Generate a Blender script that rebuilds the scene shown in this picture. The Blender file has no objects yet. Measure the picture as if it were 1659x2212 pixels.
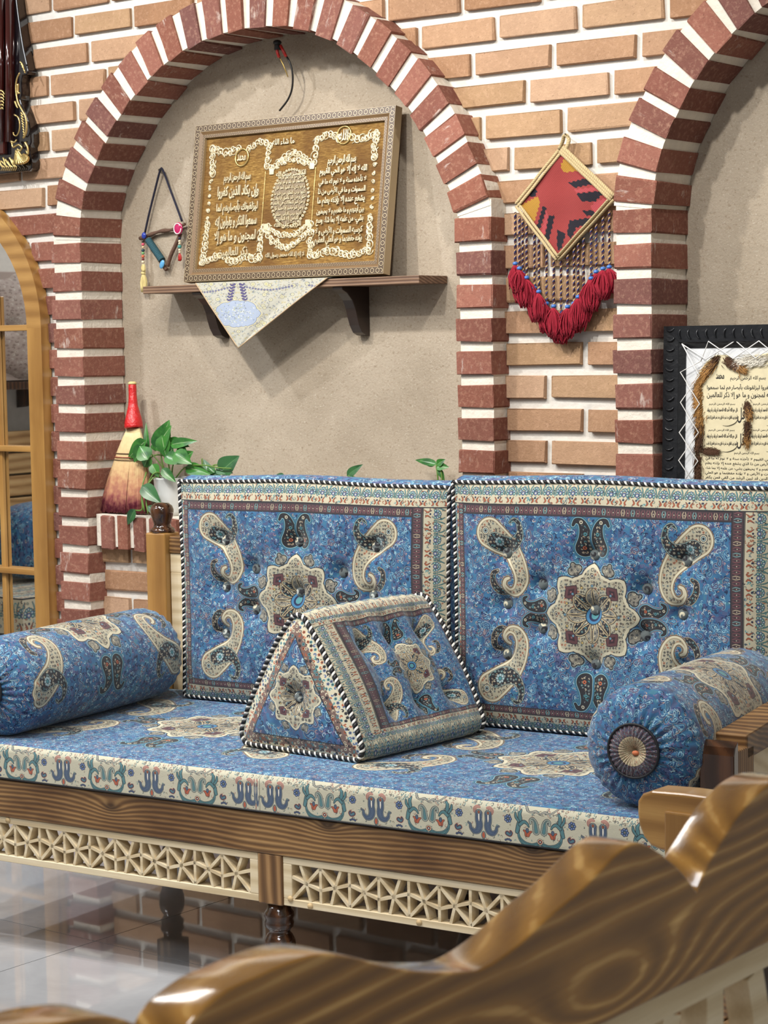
import bpy, math, random
import numpy as np
from mathutils import Matrix, Vector
PI = math.pi
scene = bpy.context.scene
COL = scene.collection
R = random.Random(7)

# ---------------------------------------------------------------- camera
def cam_axes(yaw, pitch, roll):
    cy, sy, cp, sp = math.cos(yaw), math.sin(yaw), math.cos(pitch), math.sin(pitch)
    F = Vector((-sy * cp, cy * cp, -sp)); R0 = Vector((cy, sy, 0)); U0 = R0.cross(F)
    return F, math.cos(roll) * R0 + math.sin(roll) * U0, -math.sin(roll) * R0 + math.cos(roll) * U0
CF, CR, CU = cam_axes(math.radians(38.19), math.radians(4.62), math.radians(-.98))
CPOS = Vector((2.8, -4.4, 1.38)); FPX = 4558.0
cam = bpy.data.cameras.new('camera'); camo = bpy.data.objects.new('camera', cam); COL.objects.link(camo)
cam.sensor_fit = 'VERTICAL'; cam.sensor_height = 24.0; cam.lens = FPX / 2212.0 * 24.0; cam.clip_start = .05
mw = Matrix((CR, CU, -CF)).transposed().to_4x4(); mw.translation = CPOS; camo.matrix_world = mw
cam.dof.use_dof = True; cam.dof.focus_distance = 4.6; cam.dof.aperture_fstop = 13.0
scene.camera = camo

# ---------------------------------------------------------------- world, lamps, exposure
wd = bpy.data.worlds.new('world'); scene.world = wd; wd.use_nodes = True
wd.node_tree.nodes['Background'].inputs[0].default_value = (.93, .95, 1, 1); wd.node_tree.nodes['Background'].inputs[1].default_value = .25
scene.view_settings.view_transform = 'Standard'; scene.view_settings.look = 'None'
scene.view_settings.gamma = 1; scene.view_settings.use_curve_mapping = False
scene.view_settings.exposure = 0.0
try:
    scene.cycles.max_bounces = 8; scene.cycles.diffuse_bounces = 4; scene.cycles.glossy_bounces = 4; scene.cycles.transmission_bounces = 6
    scene.cycles.sample_clamp_indirect = 6
except Exception: pass
CEIL = 3.3
def area(name, loc, to, sx, sy, power, col):
    l = bpy.data.lights.new(name, 'AREA'); l.shape = 'RECTANGLE'; l.size = sx; l.size_y = sy; l.energy = power; l.color = col
    o = bpy.data.objects.new(name, l); COL.objects.link(o); o.location = loc
    o.rotation_euler = (Vector(to) - Vector(loc)).to_track_quat('-Z', 'Y').to_euler(); return o
def spot(name, loc, to, power, col, size=.05, ang=80, blend=.5):
    l = bpy.data.lights.new(name, 'SPOT'); l.energy = power; l.color = col; l.spot_size = math.radians(ang); l.spot_blend = blend; l.shadow_soft_size = size
    o = bpy.data.objects.new(name, l); COL.objects.link(o); o.location = loc
    o.rotation_euler = (Vector(to) - Vector(loc)).to_track_quat('-Z', 'Y').to_euler(); return o
area('ceiling_panel_light', (-.6, -2.1, CEIL - .06), (-.6, -2.1, 0), 1.5, .5, 36, (1, .97, .93))
area('ceiling_panel_light', (1.9, -4.2, CEIL - .06), (1.9, -4.2, 0), 1.5, 1.0, 60, (.93, .96, 1))
area('ceiling_panel_light', (-2.6, -3.2, CEIL - .06), (-2.6, -3.2, 0), 1.4, 1.0, 46, (.93, .96, 1))
spot('ceiling_spot', (-1.15, -1.75, CEIL - .06), (-.9, 0, 1.25), 140, (1, .95, .87))
spot('ceiling_spot', (.75, -1.75, CEIL - .06), (.1, 0, 1.4), 128, (1, .97, .92))
spot('ceiling_spot', (-2.5, -1.7, CEIL - .06), (-1.6, 0, 1.2), 130, (.92, .95, 1))
spot('ceiling_spot', (-2.2, -2.3, CEIL - .06), (-3.4, -1.5, .9), 70, (1, .97, .93))  # unseen lamp, added to brighten the furniture reflected in the mirror
spot('ceiling_spot', (-.3, -2.6, CEIL - .06), (-.2, -.8, .5), 150, (1, .97, .93))

# ---------------------------------------------------------------- pixel rays (photograph 1659 x 2212) onto real planes
def ray(x, y): return CF + CR * ((x - 829.5) / FPX) - CU * ((y - 1106) / FPX)
def on(x, y, n, d):
    r = ray(x, y); return CPOS + r * ((d - n.dot(CPOS)) / n.dot(r))
def wy(x, y, Y=0.0): return on(x, y, Vector((0, 1, 0)), Y)
def wx(x, y, X): return on(x, y, Vector((1, 0, 0)), X)
TA = math.radians(5.75); TS = Vector((math.cos(TA), math.sin(TA), 0)); TT = Vector((-math.sin(TA), math.cos(TA), 0)); T0 = -1.1186
TK = Matrix.Translation(TT * T0) @ Matrix.Rotation(TA, 4, 'Z')        # the takht's own frame: s along it, t towards the wall
def tk(x, y, t):
    p = on(x, y, TT, T0 + t); return Vector((p.dot(TS), p.dot(TT) - T0, p.z))

# ---------------------------------------------------------------- mesh building
OW = {}
class MB:
    def __init__(s): s.v, s.f, s.uv, s.m, s.cur, s.sm = [], [], [], [], 0, []
    def face(s, idx, uv=None, smooth=False):
        s.f.append(idx); s.uv.append(uv); s.m.append(s.cur); s.sm.append(smooth)
    def box(s, a, b, M=None, taper=0):
        i = len(s.v); (x0, y0, z0), (x1, y1, z1) = a, b
        P = [(x0, y0, z0), (x1, y0, z0), (x1, y1, z0), (x0, y1, z0), (x0, y0, z1), (x1, y0, z1), (x1, y1, z1), (x0, y1, z1)]
        s.v += [tuple(M @ Vector(p)) if M else p for p in P]
        for q in ((0, 3, 2, 1), (4, 5, 6, 7), (0, 1, 5, 4), (1, 2, 6, 5), (2, 3, 7, 6), (3, 0, 4, 7)):
            s.face([i + k for k in q])
        return s
    def bar(s, p, q, w, h, up=(0, 0, 1)):
        p, q = Vector(p), Vector(q); d = (q - p); L = d.length; d.normalize(); u = Vector(up)
        x = d.cross(u).normalized(); u = x.cross(d)
        M = Matrix((x, d, u)).transposed().to_4x4(); M.translation = p
        return s.box((-w / 2, 0, -h / 2), (w / 2, L, h / 2), M)
    def tube(s, pts, r, n=8, cap=True, ulen=None, flat=1.0, nrm=None):
        """r: number or list; uv u = length along, v = around"""
        pts = [Vector(p) for p in pts]; k = len(pts); rr = r if hasattr(r, '__len__') else [r] * k
        base = len(s.v); up = Vector(nrm) if nrm else None; L = 0; ls = []
        t0 = (pts[1] - pts[0]).normalized()
        ref = up or (Vector((0, 0, 1)) if abs(t0.z) < .9 else Vector((1, 0, 0)))
        x = t0.cross(ref).normalized()
        for i in range(k):
            t = (pts[min(i + 1, k - 1)] - pts[max(i - 1, 0)])
            t = t.normalized() if t.length > 1e-9 else t0
            if up is not None: x = t.cross(up).normalized()
            else: x = (x - t * x.dot(t)); x = x.normalized() if x.length > 1e-6 else t.orthogonal().normalized()
            y = x.cross(t)
            if i: L += (pts[i] - pts[i - 1]).length
            ls.append(L)
            for j in range(n):
                a = 2 * PI * j / n
                s.v.append(tuple(pts[i] + (x * math.cos(a) + y * math.sin(a) * flat) * rr[i]))
        for i in range(k - 1):
            for j in range(n):
                j2 = (j + 1) % n
                s.face([base + i * n + j, base + i * n + j2, base + (i + 1) * n + j2, base + (i + 1) * n + j],
                       [(ls[i], j / n), (ls[i], (j + 1) / n), (ls[i + 1], (j + 1) / n), (ls[i + 1], j / n)], True)
        if cap:
            s.face([base + j for j in range(n)][::-1]); s.face([base + (k - 1) * n + j for j in range(n)])
        return s
    def lathe(s, prof, c=(0, 0, 0), n=24, M=None, smooth=True):
        """prof rows (r, z)"""
        base = len(s.v); c = Vector(c)
        for r, z in prof:
            for j in range(n):
                a = 2 * PI * j / n; p = Vector((r * math.cos(a), r * math.sin(a), z))
                s.v.append(tuple((M @ p if M else p) + c))
        for i in range(len(prof) - 1):
            for j in range(n):
                j2 = (j + 1) % n; s.face([base + i * n + j, base + i * n + j2, base + (i + 1) * n + j2, base + (i + 1) * n + j], None, smooth)
        if prof[0][0] > 1e-5: s.face([base + j for j in range(n)][::-1])
        if prof[-1][0] > 1e-5: s.face([base + (len(prof) - 1) * n + j for j in range(n)])
        return s
    def ball(s, c, rx, ry=None, rz=None, n=12, k=7, M=None):
        ry = ry or rx; rz = rz or rx; base = len(s.v); c = Vector(c)
        for i in range(k + 1):
            ph = PI * i / k
            for j in range(n):
                a = 2 * PI * j / n; p = Vector((rx * math.sin(ph) * math.cos(a), ry * math.sin(ph) * math.sin(a), -rz * math.cos(ph)))
                s.v.append(tuple((M @ p if M else p) + c))
        for i in range(k):
            for j in range(n):
                j2 = (j + 1) % n; s.face([base + i * n + j, base + i * n + j2, base + (i + 1) * n + j2, base + (i + 1) * n + j], None, True)
        return s
    def grid(s, nx, ny, fn, uvf=None, flip=False, smooth=True):
        base = len(s.v)
        for j in range(ny + 1):
            for i in range(nx + 1): s.v.append(tuple(fn(i / nx, j / ny)))
        for j in range(ny):
            for i in range(nx):
                q = [base + j * (nx + 1) + i, base + j * (nx + 1) + i + 1, base + (j + 1) * (nx + 1) + i + 1, base + (j + 1) * (nx + 1) + i]
                u = [(i / nx, j / ny), ((i + 1) / nx, j / ny), ((i + 1) / nx, (j + 1) / ny), (i / nx, (j + 1) / ny)]
                if uvf: u = [uvf(*k) for k in u]
                if flip: q.reverse(); u.reverse()
                s.face(q, u, smooth)
        return s
    def prism(s, poly, h, M=None, axis='y'):
        """poly in (a, b); extruded from 0 to h; axis y: a->x b->z; axis x: a->y b->z; axis z: a->x b->y"""
        n = len(poly); base = len(s.v)
        for d in (0, h):
            for a, b in poly:
                p = Vector((a, d, b)) if axis == 'y' else Vector((d, a, b)) if axis == 'x' else Vector((a, b, d))
                s.v.append(tuple(M @ p if M else p))
        s.face([base + i for i in range(n)]); s.face([base + n + i for i in range(n)][::-1])
        for i in range(n):
            j = (i + 1) % n; s.face([base + j, base + i, base + n + i, base + n + j])
        return s
    def mesh(s, name, c=Vector((0, 0, 0))):
        me = bpy.data.meshes.new(name); me.from_pydata([(x - c.x, y - c.y, z - c.z) for x, y, z in s.v], [], s.f)
        if any(u for u in s.uv):
            lay = me.uv_layers.new(name='UVMap'); flat = []
            for f, u in zip(s.f, s.uv): flat += [k for q in (u or [(0, 0)] * len(f)) for k in q]
            lay.data.foreach_set('uv', flat)
        me.polygons.foreach_set('use_smooth', s.sm); me.polygons.foreach_set('material_index', s.m)
        me.update(); return me
    def fix(s, me):
        import bmesh
        bm = bmesh.new(); bm.from_mesh(me); bmesh.ops.recalc_face_normals(bm, faces=bm.faces); bm.to_mesh(me); bm.free(); return me

def put(o, parent, W):
    COL.objects.link(o)
    if parent is not None:
        o.parent = parent; o.matrix_parent_inverse = OW[parent].inverted()
    o.matrix_basis = W; OW[o] = W; return o

def obj(name, mb, mat, parent=None, frame=None, bevel=0, fix=True, origin='c', seg=2, kind=None):
    v = np.array(mb.v); lo, hi = v.min(0), v.max(0)
    c = Vector(((lo[0] + hi[0]) / 2, (lo[1] + hi[1]) / 2, (lo[2] + hi[2]) / 2 if origin == 'c' else lo[2]))
    me = mb.mesh(name, c)
    if fix: mb.fix(me)
    for m in (mat if isinstance(mat, (list, tuple)) else [mat]): me.materials.append(m)
    o = bpy.data.objects.new(name, me)
    put(o, parent, (frame or Matrix()) @ Matrix.Translation(c))
    if bevel:
        b = o.modifiers.new('bevel', 'BEVEL'); b.width = bevel; b.segments = seg; b.limit_method = 'ANGLE'; b.angle_limit = math.radians(40)
    if kind: o['kind'] = kind
    return o

def thing(name, label, cat, loc=(0, 0, 0), frame=None, group=None):
    o = bpy.data.objects.new(name, None); o.empty_display_size = .05
    put(o, None, (frame or Matrix()) @ Matrix.Translation(Vector(loc)))
    o['label'] = label; o['category'] = cat
    if group: o['group'] = group
    return o
def tag(o, label, cat, group=None):
    o['label'] = label; o['category'] = cat
    if group: o['group'] = group
    return o
def struct(name, mb, mat, parent=None, **k):
    o = obj(name, mb, mat, parent, **k)
    if parent is None: o['kind'] = 'structure'
    return o
def crv(pts, n=6):
    p = [Vector(q) for q in pts]; q = [2 * p[0] - p[1]] + p + [2 * p[-1] - p[-2]]; out = []
    for i in range(len(p) - 1):
        a, b, c, d = q[i:i + 4]
        for k in range(n):
            t = k / n; out.append(.5 * (2 * b + (c - a) * t + (2 * a - 5 * b + 4 * c - d) * t * t + (3 * b - a - 3 * c + d) * t ** 3))
    out.append(p[-1]); return out

# ---------------------------------------------------------------- materials
def lin(c):
    c = [x / 255.0 for x in c[:3]]
    return tuple(x / 12.92 if x <= .04045 else ((x + .055) / 1.055) ** 2.4 for x in c) + (1,)
def newmat(name):
    m = bpy.data.materials.new(name); m.use_nodes = True; nt = m.node_tree
    return m, nt, nt.nodes['Principled BSDF']
def N(nt, t, **k):
    n = nt.nodes.new(t)
    for a, b in k.items():
        if a in n.inputs.keys() if hasattr(n.inputs, 'keys') else False: n.inputs[a].default_value = b
        else: setattr(n, a, b)
    return n
def ramp(nt, fac, stops, interp='LINEAR'):
    r = nt.nodes.new('ShaderNodeValToRGB'); r.color_ramp.interpolation = interp; e = r.color_ramp.elements
    e[0].position = stops[0][0]; e[0].color = stops[0][1]; e[1].position = stops[-1][0]; e[1].color = stops[-1][1]
    for p, c in stops[1:-1]:
        k = e.new(p); k.color = c
    nt.links.new(fac, r.inputs[0]); return r.outputs[0]
def mathn(nt, op, a, b=None, c=None):
    n = nt.nodes.new('ShaderNodeMath'); n.operation = op
    for i, q in enumerate((a, b, c)):
        if q is None: continue
        if hasattr(q, 'is_output'): nt.links.new(q, n.inputs[i])
        else: n.inputs[i].default_value = q
    return n.outputs[0]
def mix(nt, fac, a, b, mode='MIX'):
    n = nt.nodes.new('ShaderNodeMix'); n.data_type = 'RGBA'; n.blend_type = mode
    for i, q in ((0, fac), (6, a), (7, b)):
        if hasattr(q, 'is_output'): nt.links.new(q, n.inputs[i])
        else: n.inputs[i].default_value = q
    return n.outputs[2]
def noise(nt, vec, scale, detail=3, rough=.55, dist=0):
    n = nt.nodes.new('ShaderNodeTexNoise'); n.inputs['Scale'].default_value = scale; n.inputs['Detail'].default_value = detail
    n.inputs['Roughness'].default_value = rough; n.inputs['Distortion'].default_value = dist
    if vec is not None: nt.links.new(vec, n.inputs['Vector'])
    return n.outputs['Fac']
def coords(nt, kind='Object', scale=(1, 1, 1), rot=(0, 0, 0), rnd=True):
    tc = nt.nodes.new('ShaderNodeTexCoord'); mp = nt.nodes.new('ShaderNodeMapping'); mp.inputs['Scale'].default_value = scale; mp.inputs['Rotation'].default_value = rot
    v = tc.outputs[kind]
    if rnd:
        oi = nt.nodes.new('ShaderNodeObjectInfo'); cb = nt.nodes.new('ShaderNodeCombineXYZ')
        for i, k in enumerate((13.7, 7.1, 23.3)): nt.links.new(mathn(nt, 'MULTIPLY', oi.outputs['Random'], k), cb.inputs[i])
        ad = nt.nodes.new('ShaderNodeVectorMath'); ad.operation = 'ADD'; nt.links.new(v, ad.inputs[0]); nt.links.new(cb.outputs[0], ad.inputs[1]); v = ad.outputs[0]
    nt.links.new(v, mp.inputs['Vector']); return mp.outputs['Vector']
def bump(nt, bs, h, strength, dist=.005):
    b = nt.nodes.new('ShaderNodeBump'); b.inputs['Strength'].default_value = strength; b.inputs['Distance'].default_value = dist
    nt.links.new(h, b.inputs['Height']); nt.links.new(b.outputs[0], bs.inputs['Normal'])
def rndobj(nt): return nt.nodes.new('ShaderNodeObjectInfo').outputs['Random']

def plain(name, col, rough=.6, metal=0, coat=0, bumps=None, spec=.5):
    m, nt, bs = newmat(name)
    v = coords(nt); n = noise(nt, v, 40, 3)
    c = mix(nt, n, tuple(x * .86 for x in lin(col)[:3]) + (1,), tuple(min(1, x * 1.12) for x in lin(col)[:3]) + (1,))
    nt.links.new(c, bs.inputs['Base Color'])
    bs.inputs['Roughness'].default_value = rough; bs.inputs['Metallic'].default_value = metal; bs.inputs['Coat Weight'].default_value = coat
    bs.inputs['Specular IOR Level'].default_value = spec
    if bumps: bump(nt, bs, noise(nt, v, bumps[0], 4), bumps[1], bumps[2] if len(bumps) > 2 else .004)
    return m

def brick_mat(name, cols, white, rough=.85):
    m, nt, bs = newmat(name); v = coords(nt)
    r = rndobj(nt); r = mathn(nt, 'FRACT', mathn(nt, 'MULTIPLY', r, 7.77)); base = ramp(nt, r, [(i / (len(cols) - 1), lin(c)) for i, c in enumerate(cols)])
    n1 = noise(nt, v, 14, 5, .65); n2 = noise(nt, v, 90, 4, .7)
    base = mix(nt, mathn(nt, 'MULTIPLY', n1, .75), base, mix(nt, .55, base, lin((96, 56, 44)), 'MULTIPLY'))
    base = mix(nt, ramp(nt, n2, [(.5, (0, 0, 0, 1)), (.75, (.5, .5, .5, 1))]), base, mix(nt, .5, base, lin((230, 190, 160))))
    n3 = mathn(nt, 'ADD', mathn(nt, 'MULTIPLY', noise(nt, coords(nt, 'Object', scale=(60, 60, 14)), 1, 5, .7), .55), mathn(nt, 'MULTIPLY', noise(nt, v, 11, 4, .6), .45))
    w = ramp(nt, n3, [(white, (0, 0, 0, 1)), (white + .06, (.6, .6, .6, 1))])
    base = mix(nt, w, base, lin((202, 188, 178)))
    base = mix(nt, ramp(nt, noise(nt, v, 170, 3, .7), [(.62, (0, 0, 0, 1)), (.72, (.55, .55, .55, 1))]), base, lin((70, 40, 32)))
    nt.links.new(base, bs.inputs['Base Color']); bs.inputs['Roughness'].default_value = rough; bs.inputs['Specular IOR Level'].default_value = .25
    h = mathn(nt, 'ADD', mathn(nt, 'MULTIPLY', noise(nt, v, 60, 6, .7), .7), mathn(nt, 'MULTIPLY', noise(nt, v, 260, 3, .7), .35))
    bump(nt, bs, h, .55, .006); return m

def wood_mat(name, dark, mid, light, grain='x', bands=30, dist=3.0, rough=.35, coat=0, stain=.5, thin=.72, relief=.15, knots=0, tilt=0.0, bends=()):
    """growth rings as fine lines running along the grain axis, bent round a few knots"""
    m, nt, bs = newmat(name); tc = nt.nodes.new('ShaderNodeTexCoord'); sp = nt.nodes.new('ShaderNodeSeparateXYZ'); nt.links.new(tc.outputs['Object'], sp.inputs[0])
    r = rndobj(nt); ax = {'x': (0, 1, 2), 'y': (1, 0, 2), 'z': (2, 0, 1)}[grain]
    g = mathn(nt, 'ADD', sp.outputs[ax[0]], mathn(nt, 'MULTIPLY', r, 17.3)); a = mathn(nt, 'ADD', sp.outputs[ax[1]], mathn(nt, 'MULTIPLY', r, 5.1)); b = mathn(nt, 'ADD', sp.outputs[ax[2]], mathn(nt, 'MULTIPLY', sp.outputs[ax[0]], tilt))
    def vec(x, y, z):
        c = nt.nodes.new('ShaderNodeCombineXYZ')
        for i, q in enumerate((x, y, z)): nt.links.new(q, c.inputs[i])
        return c.outputs[0]
    sc = lambda q, k: mathn(nt, 'MULTIPLY', q, k)
    n1 = noise(nt, vec(sc(g, 1.6), sc(a, 5), sc(b, 5)), 1, 2, .5); n2 = noise(nt, vec(sc(g, 7), sc(a, 14), sc(b, 22)), 1, 3, .55)
    ph = mathn(nt, 'ADD', mathn(nt, 'ADD', sc(b, bands * 6.2832), sc(a, bands * 2.2)), mathn(nt, 'ADD', sc(n1, dist * 14), sc(n2, dist * 2.2)))
    if knots:
        vo = nt.nodes.new('ShaderNodeTexVoronoi'); vo.voronoi_dimensions = '2D'; vo.inputs['Scale'].default_value = knots; nt.links.new(vec(sc(g, .8), sc(b, 1.6), sc(a, .0)), vo.inputs['Vector'])
        kd = mathn(nt, 'POWER', 2.718, sc(vo.outputs['Distance'], -11.0)); ph = mathn(nt, 'ADD', ph, sc(kd, 20.0))
    for g0, b0, sg, sb, A in bends:
        dg = sc(mathn(nt, 'SUBTRACT', sp.outputs[ax[0]], g0), 1 / sg); db = sc(mathn(nt, 'SUBTRACT', sp.outputs[ax[2]], b0), 1 / sb)
        ph = mathn(nt, 'ADD', ph, sc(mathn(nt, 'POWER', 2.718, sc(mathn(nt, 'ADD', mathn(nt, 'MULTIPLY', dg, dg), mathn(nt, 'MULTIPLY', db, db)), -1)), A))
    w = mathn(nt, 'ADD', sc(mathn(nt, 'SINE', ph), .5), .5); w = mathn(nt, 'ADD', sc(w, .55), sc(noise(nt, vec(sc(g, 3), sc(a, 40), sc(b, 70)), 1, 3, .6), .5))
    c = ramp(nt, w, [(.12, lin(dark)), (thin * .75, lin(mid)), (.93, lin(light))])
    st = ramp(nt, noise(nt, vec(sc(g, 3.2), sc(a, 6), sc(b, 7)), 1, 3, .6), [(.40, (1, 1, 1, 1)), (.62, (1 - stain * .82, 1 - stain * .95, 1 - min(1, stain * 1.05), 1))]); c = mix(nt, 1.0, c, st, 'MULTIPLY')
    if knots: c = mix(nt, ramp(nt, kd, [(.45, (0, 0, 0, 1)), (.8, (.8, .8, .8, 1))]), c, tuple(x * .45 for x in lin(dark)[:3]) + (1,))
    fine = noise(nt, vec(sc(g, 14), sc(a, 420), sc(b, 420)), 1, 3, .6); c = mix(nt, ramp(nt, fine, [(.35, (.3, .3, .3, 1)), (.7, (0, 0, 0, 1))]), c, mix(nt, 1, c, (.72, .62, .50, 1), 'MULTIPLY'))
    nt.links.new(c, bs.inputs['Base Color']); bs.inputs['Roughness'].default_value = rough; bs.inputs['Coat Weight'].default_value = coat; bs.inputs['Coat Roughness'].default_value = .06
    if relief: bump(nt, bs, mathn(nt, 'ADD', w, sc(fine, .5)), relief, .002)
    return m

def image_from(name, arr):
    h, w, _ = arr.shape; im = bpy.data.images.new(name, w, h)
    a = np.ones((h, w, 4), np.float32); a[..., :3] = np.clip(arr[::-1], 0, 1); im.pixels.foreach_set(a.ravel()); im.pack(); return im
def cloth_mat(name, arr, rough=.8, scale=(1, 1), weave=900, sheen=.25, gain=1.0, extend='REPEAT'):
    m, nt, bs = newmat(name); im = image_from(name, arr)
    tc = nt.nodes.new('ShaderNodeTexCoord'); t = nt.nodes.new('ShaderNodeTexImage'); t.image = im; t.extension = extend; t.interpolation = 'Linear'
    mp = nt.nodes.new('ShaderNodeMapping'); mp.inputs['Scale'].default_value = (scale[0], scale[1], 1)
    nt.links.new(tc.outputs['UV'], mp.inputs['Vector']); nt.links.new(mp.outputs[0], t.inputs['Vector'])
    c = mix(nt, 1.0, t.outputs['Color'], (gain, gain, gain, 1), 'MULTIPLY')
    v = coords(nt, rnd=False); n = noise(nt, v, weave, 2, .6)
    c = mix(nt, mathn(nt, 'MULTIPLY', n, .35), c, mix(nt, 1, c, (.55, .55, .58, 1), 'MULTIPLY'))
    nt.links.new(c, bs.inputs['Base Color']); bs.inputs['Roughness'].default_value = rough; bs.inputs['Sheen Weight'].default_value = sheen
    bs.inputs['Specular IOR Level'].default_value = .3
    bump(nt, bs, mathn(nt, 'ADD', n, mathn(nt, 'MULTIPLY', noise(nt, v, 26, 3, .5), 1.6)), .25, .004); return m

# ---------------------------------------------------------------- woven cloth patterns, drawn in numpy
def hexc(r, g, b): return np.array([r, g, b], np.float32) / 255.0
BLUE, BLUE2, PURP, TEAL = hexc(44, 90, 134), hexc(66, 126, 168), hexc(84, 88, 126), hexc(78, 142, 150)
NAVY, PALE, IVORY, INK = hexc(26, 38, 76), hexc(168, 208, 220), hexc(216, 208, 180), hexc(40, 40, 46)
MAROON, RUST, GOLDY, GREYG = hexc(98, 62, 66), hexc(176, 92, 60), hexc(196, 172, 110), hexc(128, 138, 128)

class Canvas:
    def __init__(s, w, h, col):
        s.w, s.h = int(w), int(h)
        s.a = np.empty((s.h, s.w, 3), np.float32); s.a[:] = col
    def blob(s, pts, bands):
        """pts rows (x, y, r); bands [(offset, colour or full-size array)] painted outermost first"""
        p = np.asarray(pts, np.float32)
        m = max(b[0] for b in bands) + 1.5
        x0 = max(0, int((p[:, 0] - p[:, 2]).min() - m)); x1 = min(s.w, int((p[:, 0] + p[:, 2]).max() + m) + 1)
        y0 = max(0, int((p[:, 1] - p[:, 2]).min() - m)); y1 = min(s.h, int((p[:, 1] + p[:, 2]).max() + m) + 1)
        if x1 <= x0 or y1 <= y0: return
        X = np.arange(x0, x1, dtype=np.float32)[None, :] + .5; Y = np.arange(y0, y1, dtype=np.float32)[:, None] + .5
        d = np.full((y1 - y0, x1 - x0), 1e9, np.float32)
        for x, y, r in p:
            np.minimum(d, np.sqrt((X - x) ** 2 + (Y - y) ** 2) - r, out=d)
        s.paint(d, x0, y0, bands)
    def paint(s, d, x0, y0, bands):
        h, w = d.shape
        v = s.a[y0:y0 + h, x0:x0 + w]
        for off, col in bands:
            al = np.clip(off - d + .5, 0, 1)[..., None]
            if col.ndim == 3: col = col[y0:y0 + h, x0:x0 + w]
            v += (col - v) * al

def curve(pts, n):
    """Catmull-Rom through rows (x, y, r)"""
    p = np.asarray(pts, np.float32); q = np.vstack([2 * p[0] - p[1], p, 2 * p[-1] - p[-2]])
    out = []
    for i in range(len(p) - 1):
        a, b, c, d = q[i:i + 4]
        for t in np.linspace(0, 1, n, endpoint=False):
            out.append(.5 * (2 * b + (c - a) * t + (2 * a - 5 * b + 4 * c - d) * t * t + (3 * b - a - 3 * c + d) * t ** 3))
    out.append(p[-1])
    o = np.array(out); o[:, 2] = np.maximum(o[:, 2], .4)
    return o

def xf(pts, ox, oy, sc, ang=0, mx=1, my=1):
    p = np.array(pts, np.float32); x, y = p[:, 0] * mx, p[:, 1] * my
    c, sn = math.cos(ang), math.sin(ang)
    return np.stack([ox + sc * (c * x - sn * y), oy + sc * (sn * x + c * y), p[:, 2] * sc], 1)

def swirl(rng, cv, x, y, size, col, wd):
    t = np.linspace(0, 1, max(10, int(size * 2.2)))
    turn = rng.uniform(2.6, 5.2) * rng.choice((-1, 1)); a0 = rng.uniform(0, 6.28)
    rr = size * (.15 + .85 * (1 - t) ** .8)
    ang = a0 + turn * t
    px, py = x + rr * np.cos(ang) * .6, y + rr * np.sin(ang) * .6
    cv.blob(np.stack([px, py, np.full_like(px, wd) * (.5 + .6 * np.sin(t * 3.0))], 1), [(0, col)])

BOTEH = [(0, 0, 10), (2, -9, 8.2), (1, -17, 5.6), (-4, -23, 3.4), (-10, -24, 2), (-13, -20, 1.2)]
def boteh(cv, x, y, sc, ang, mx, cols, k=1.0):
    p = xf(curve(BOTEH, 4), x, y, sc, ang, mx)
    cv.blob(p, [(o * k, c) for o, c in cols])

def detail_tile(n, seed, base, cols, cell, wd):
    rng = random.Random(seed); cv = Canvas(n, n, base)
    k = n // cell
    for i in range(-1, k + 1):
        for j in range(-1, k + 1):
            x, y = (i + .5 + rng.uniform(-.25, .25)) * cell, (j + .5 + rng.uniform(-.25, .25)) * cell
            c = cols[rng.randrange(len(cols))]
            u = rng.random()
            if u < .45:
                for q in range(5):
                    a = q * 1.2566 + i
                    cv.blob([(x + cell * .25 * math.cos(a), y + cell * .25 * math.sin(a), wd * 1.1)], [(0, c)])
                cv.blob([(x, y, wd * 1.1)], [(0, cols[0])])
            else: swirl(rng, cv, x, y, cell * .7, c, wd)
    return cv.a

def tiled(t, h, w): 
    n = t.shape[0]; return np.tile(t, (h // n + 1, w // n + 1, 1))[:h, :w]

TILES = {}
def details(h, w, px=1.0):
    key = 'd'
    if key not in TILES:
        TILES[key] = (detail_tile(192, 3, hexc(184, 178, 154), [INK, hexc(110, 96, 84), hexc(96, 112, 116), hexc(70, 66, 66), RUST], 16, 1.7),
                      detail_tile(192, 4, INK, [IVORY, TEAL, hexc(190, 170, 140), hexc(130, 150, 150)], 16, 1.7),
                      detail_tile(192, 5, hexc(140, 136, 124), [INK, IVORY, hexc(70, 80, 90)], 16, 1.6))
    return [tiled(t, h, w) for t in TILES[key]]

def mottle(h, w, seed, cell):
    rng = np.random.RandomState(seed)
    g = rng.rand(h // cell + 3, w // cell + 3)
    ys, xs = np.arange(h) / cell, np.arange(w) / cell
    y0, x0 = ys.astype(int), xs.astype(int); fy, fx = (ys - y0)[:, None], (xs - x0)[None, :]
    fy, fx = fy * fy * (3 - 2 * fy), fx * fx * (3 - 2 * fx)
    a = g[y0][:, x0]; b = g[y0][:, x0 + 1]; c = g[y0 + 1][:, x0]; d = g[y0 + 1][:, x0 + 1]
    return (a * (1 - fx) + b * fx) * (1 - fy) + (c * (1 - fx) + d * fx) * fy

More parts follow.
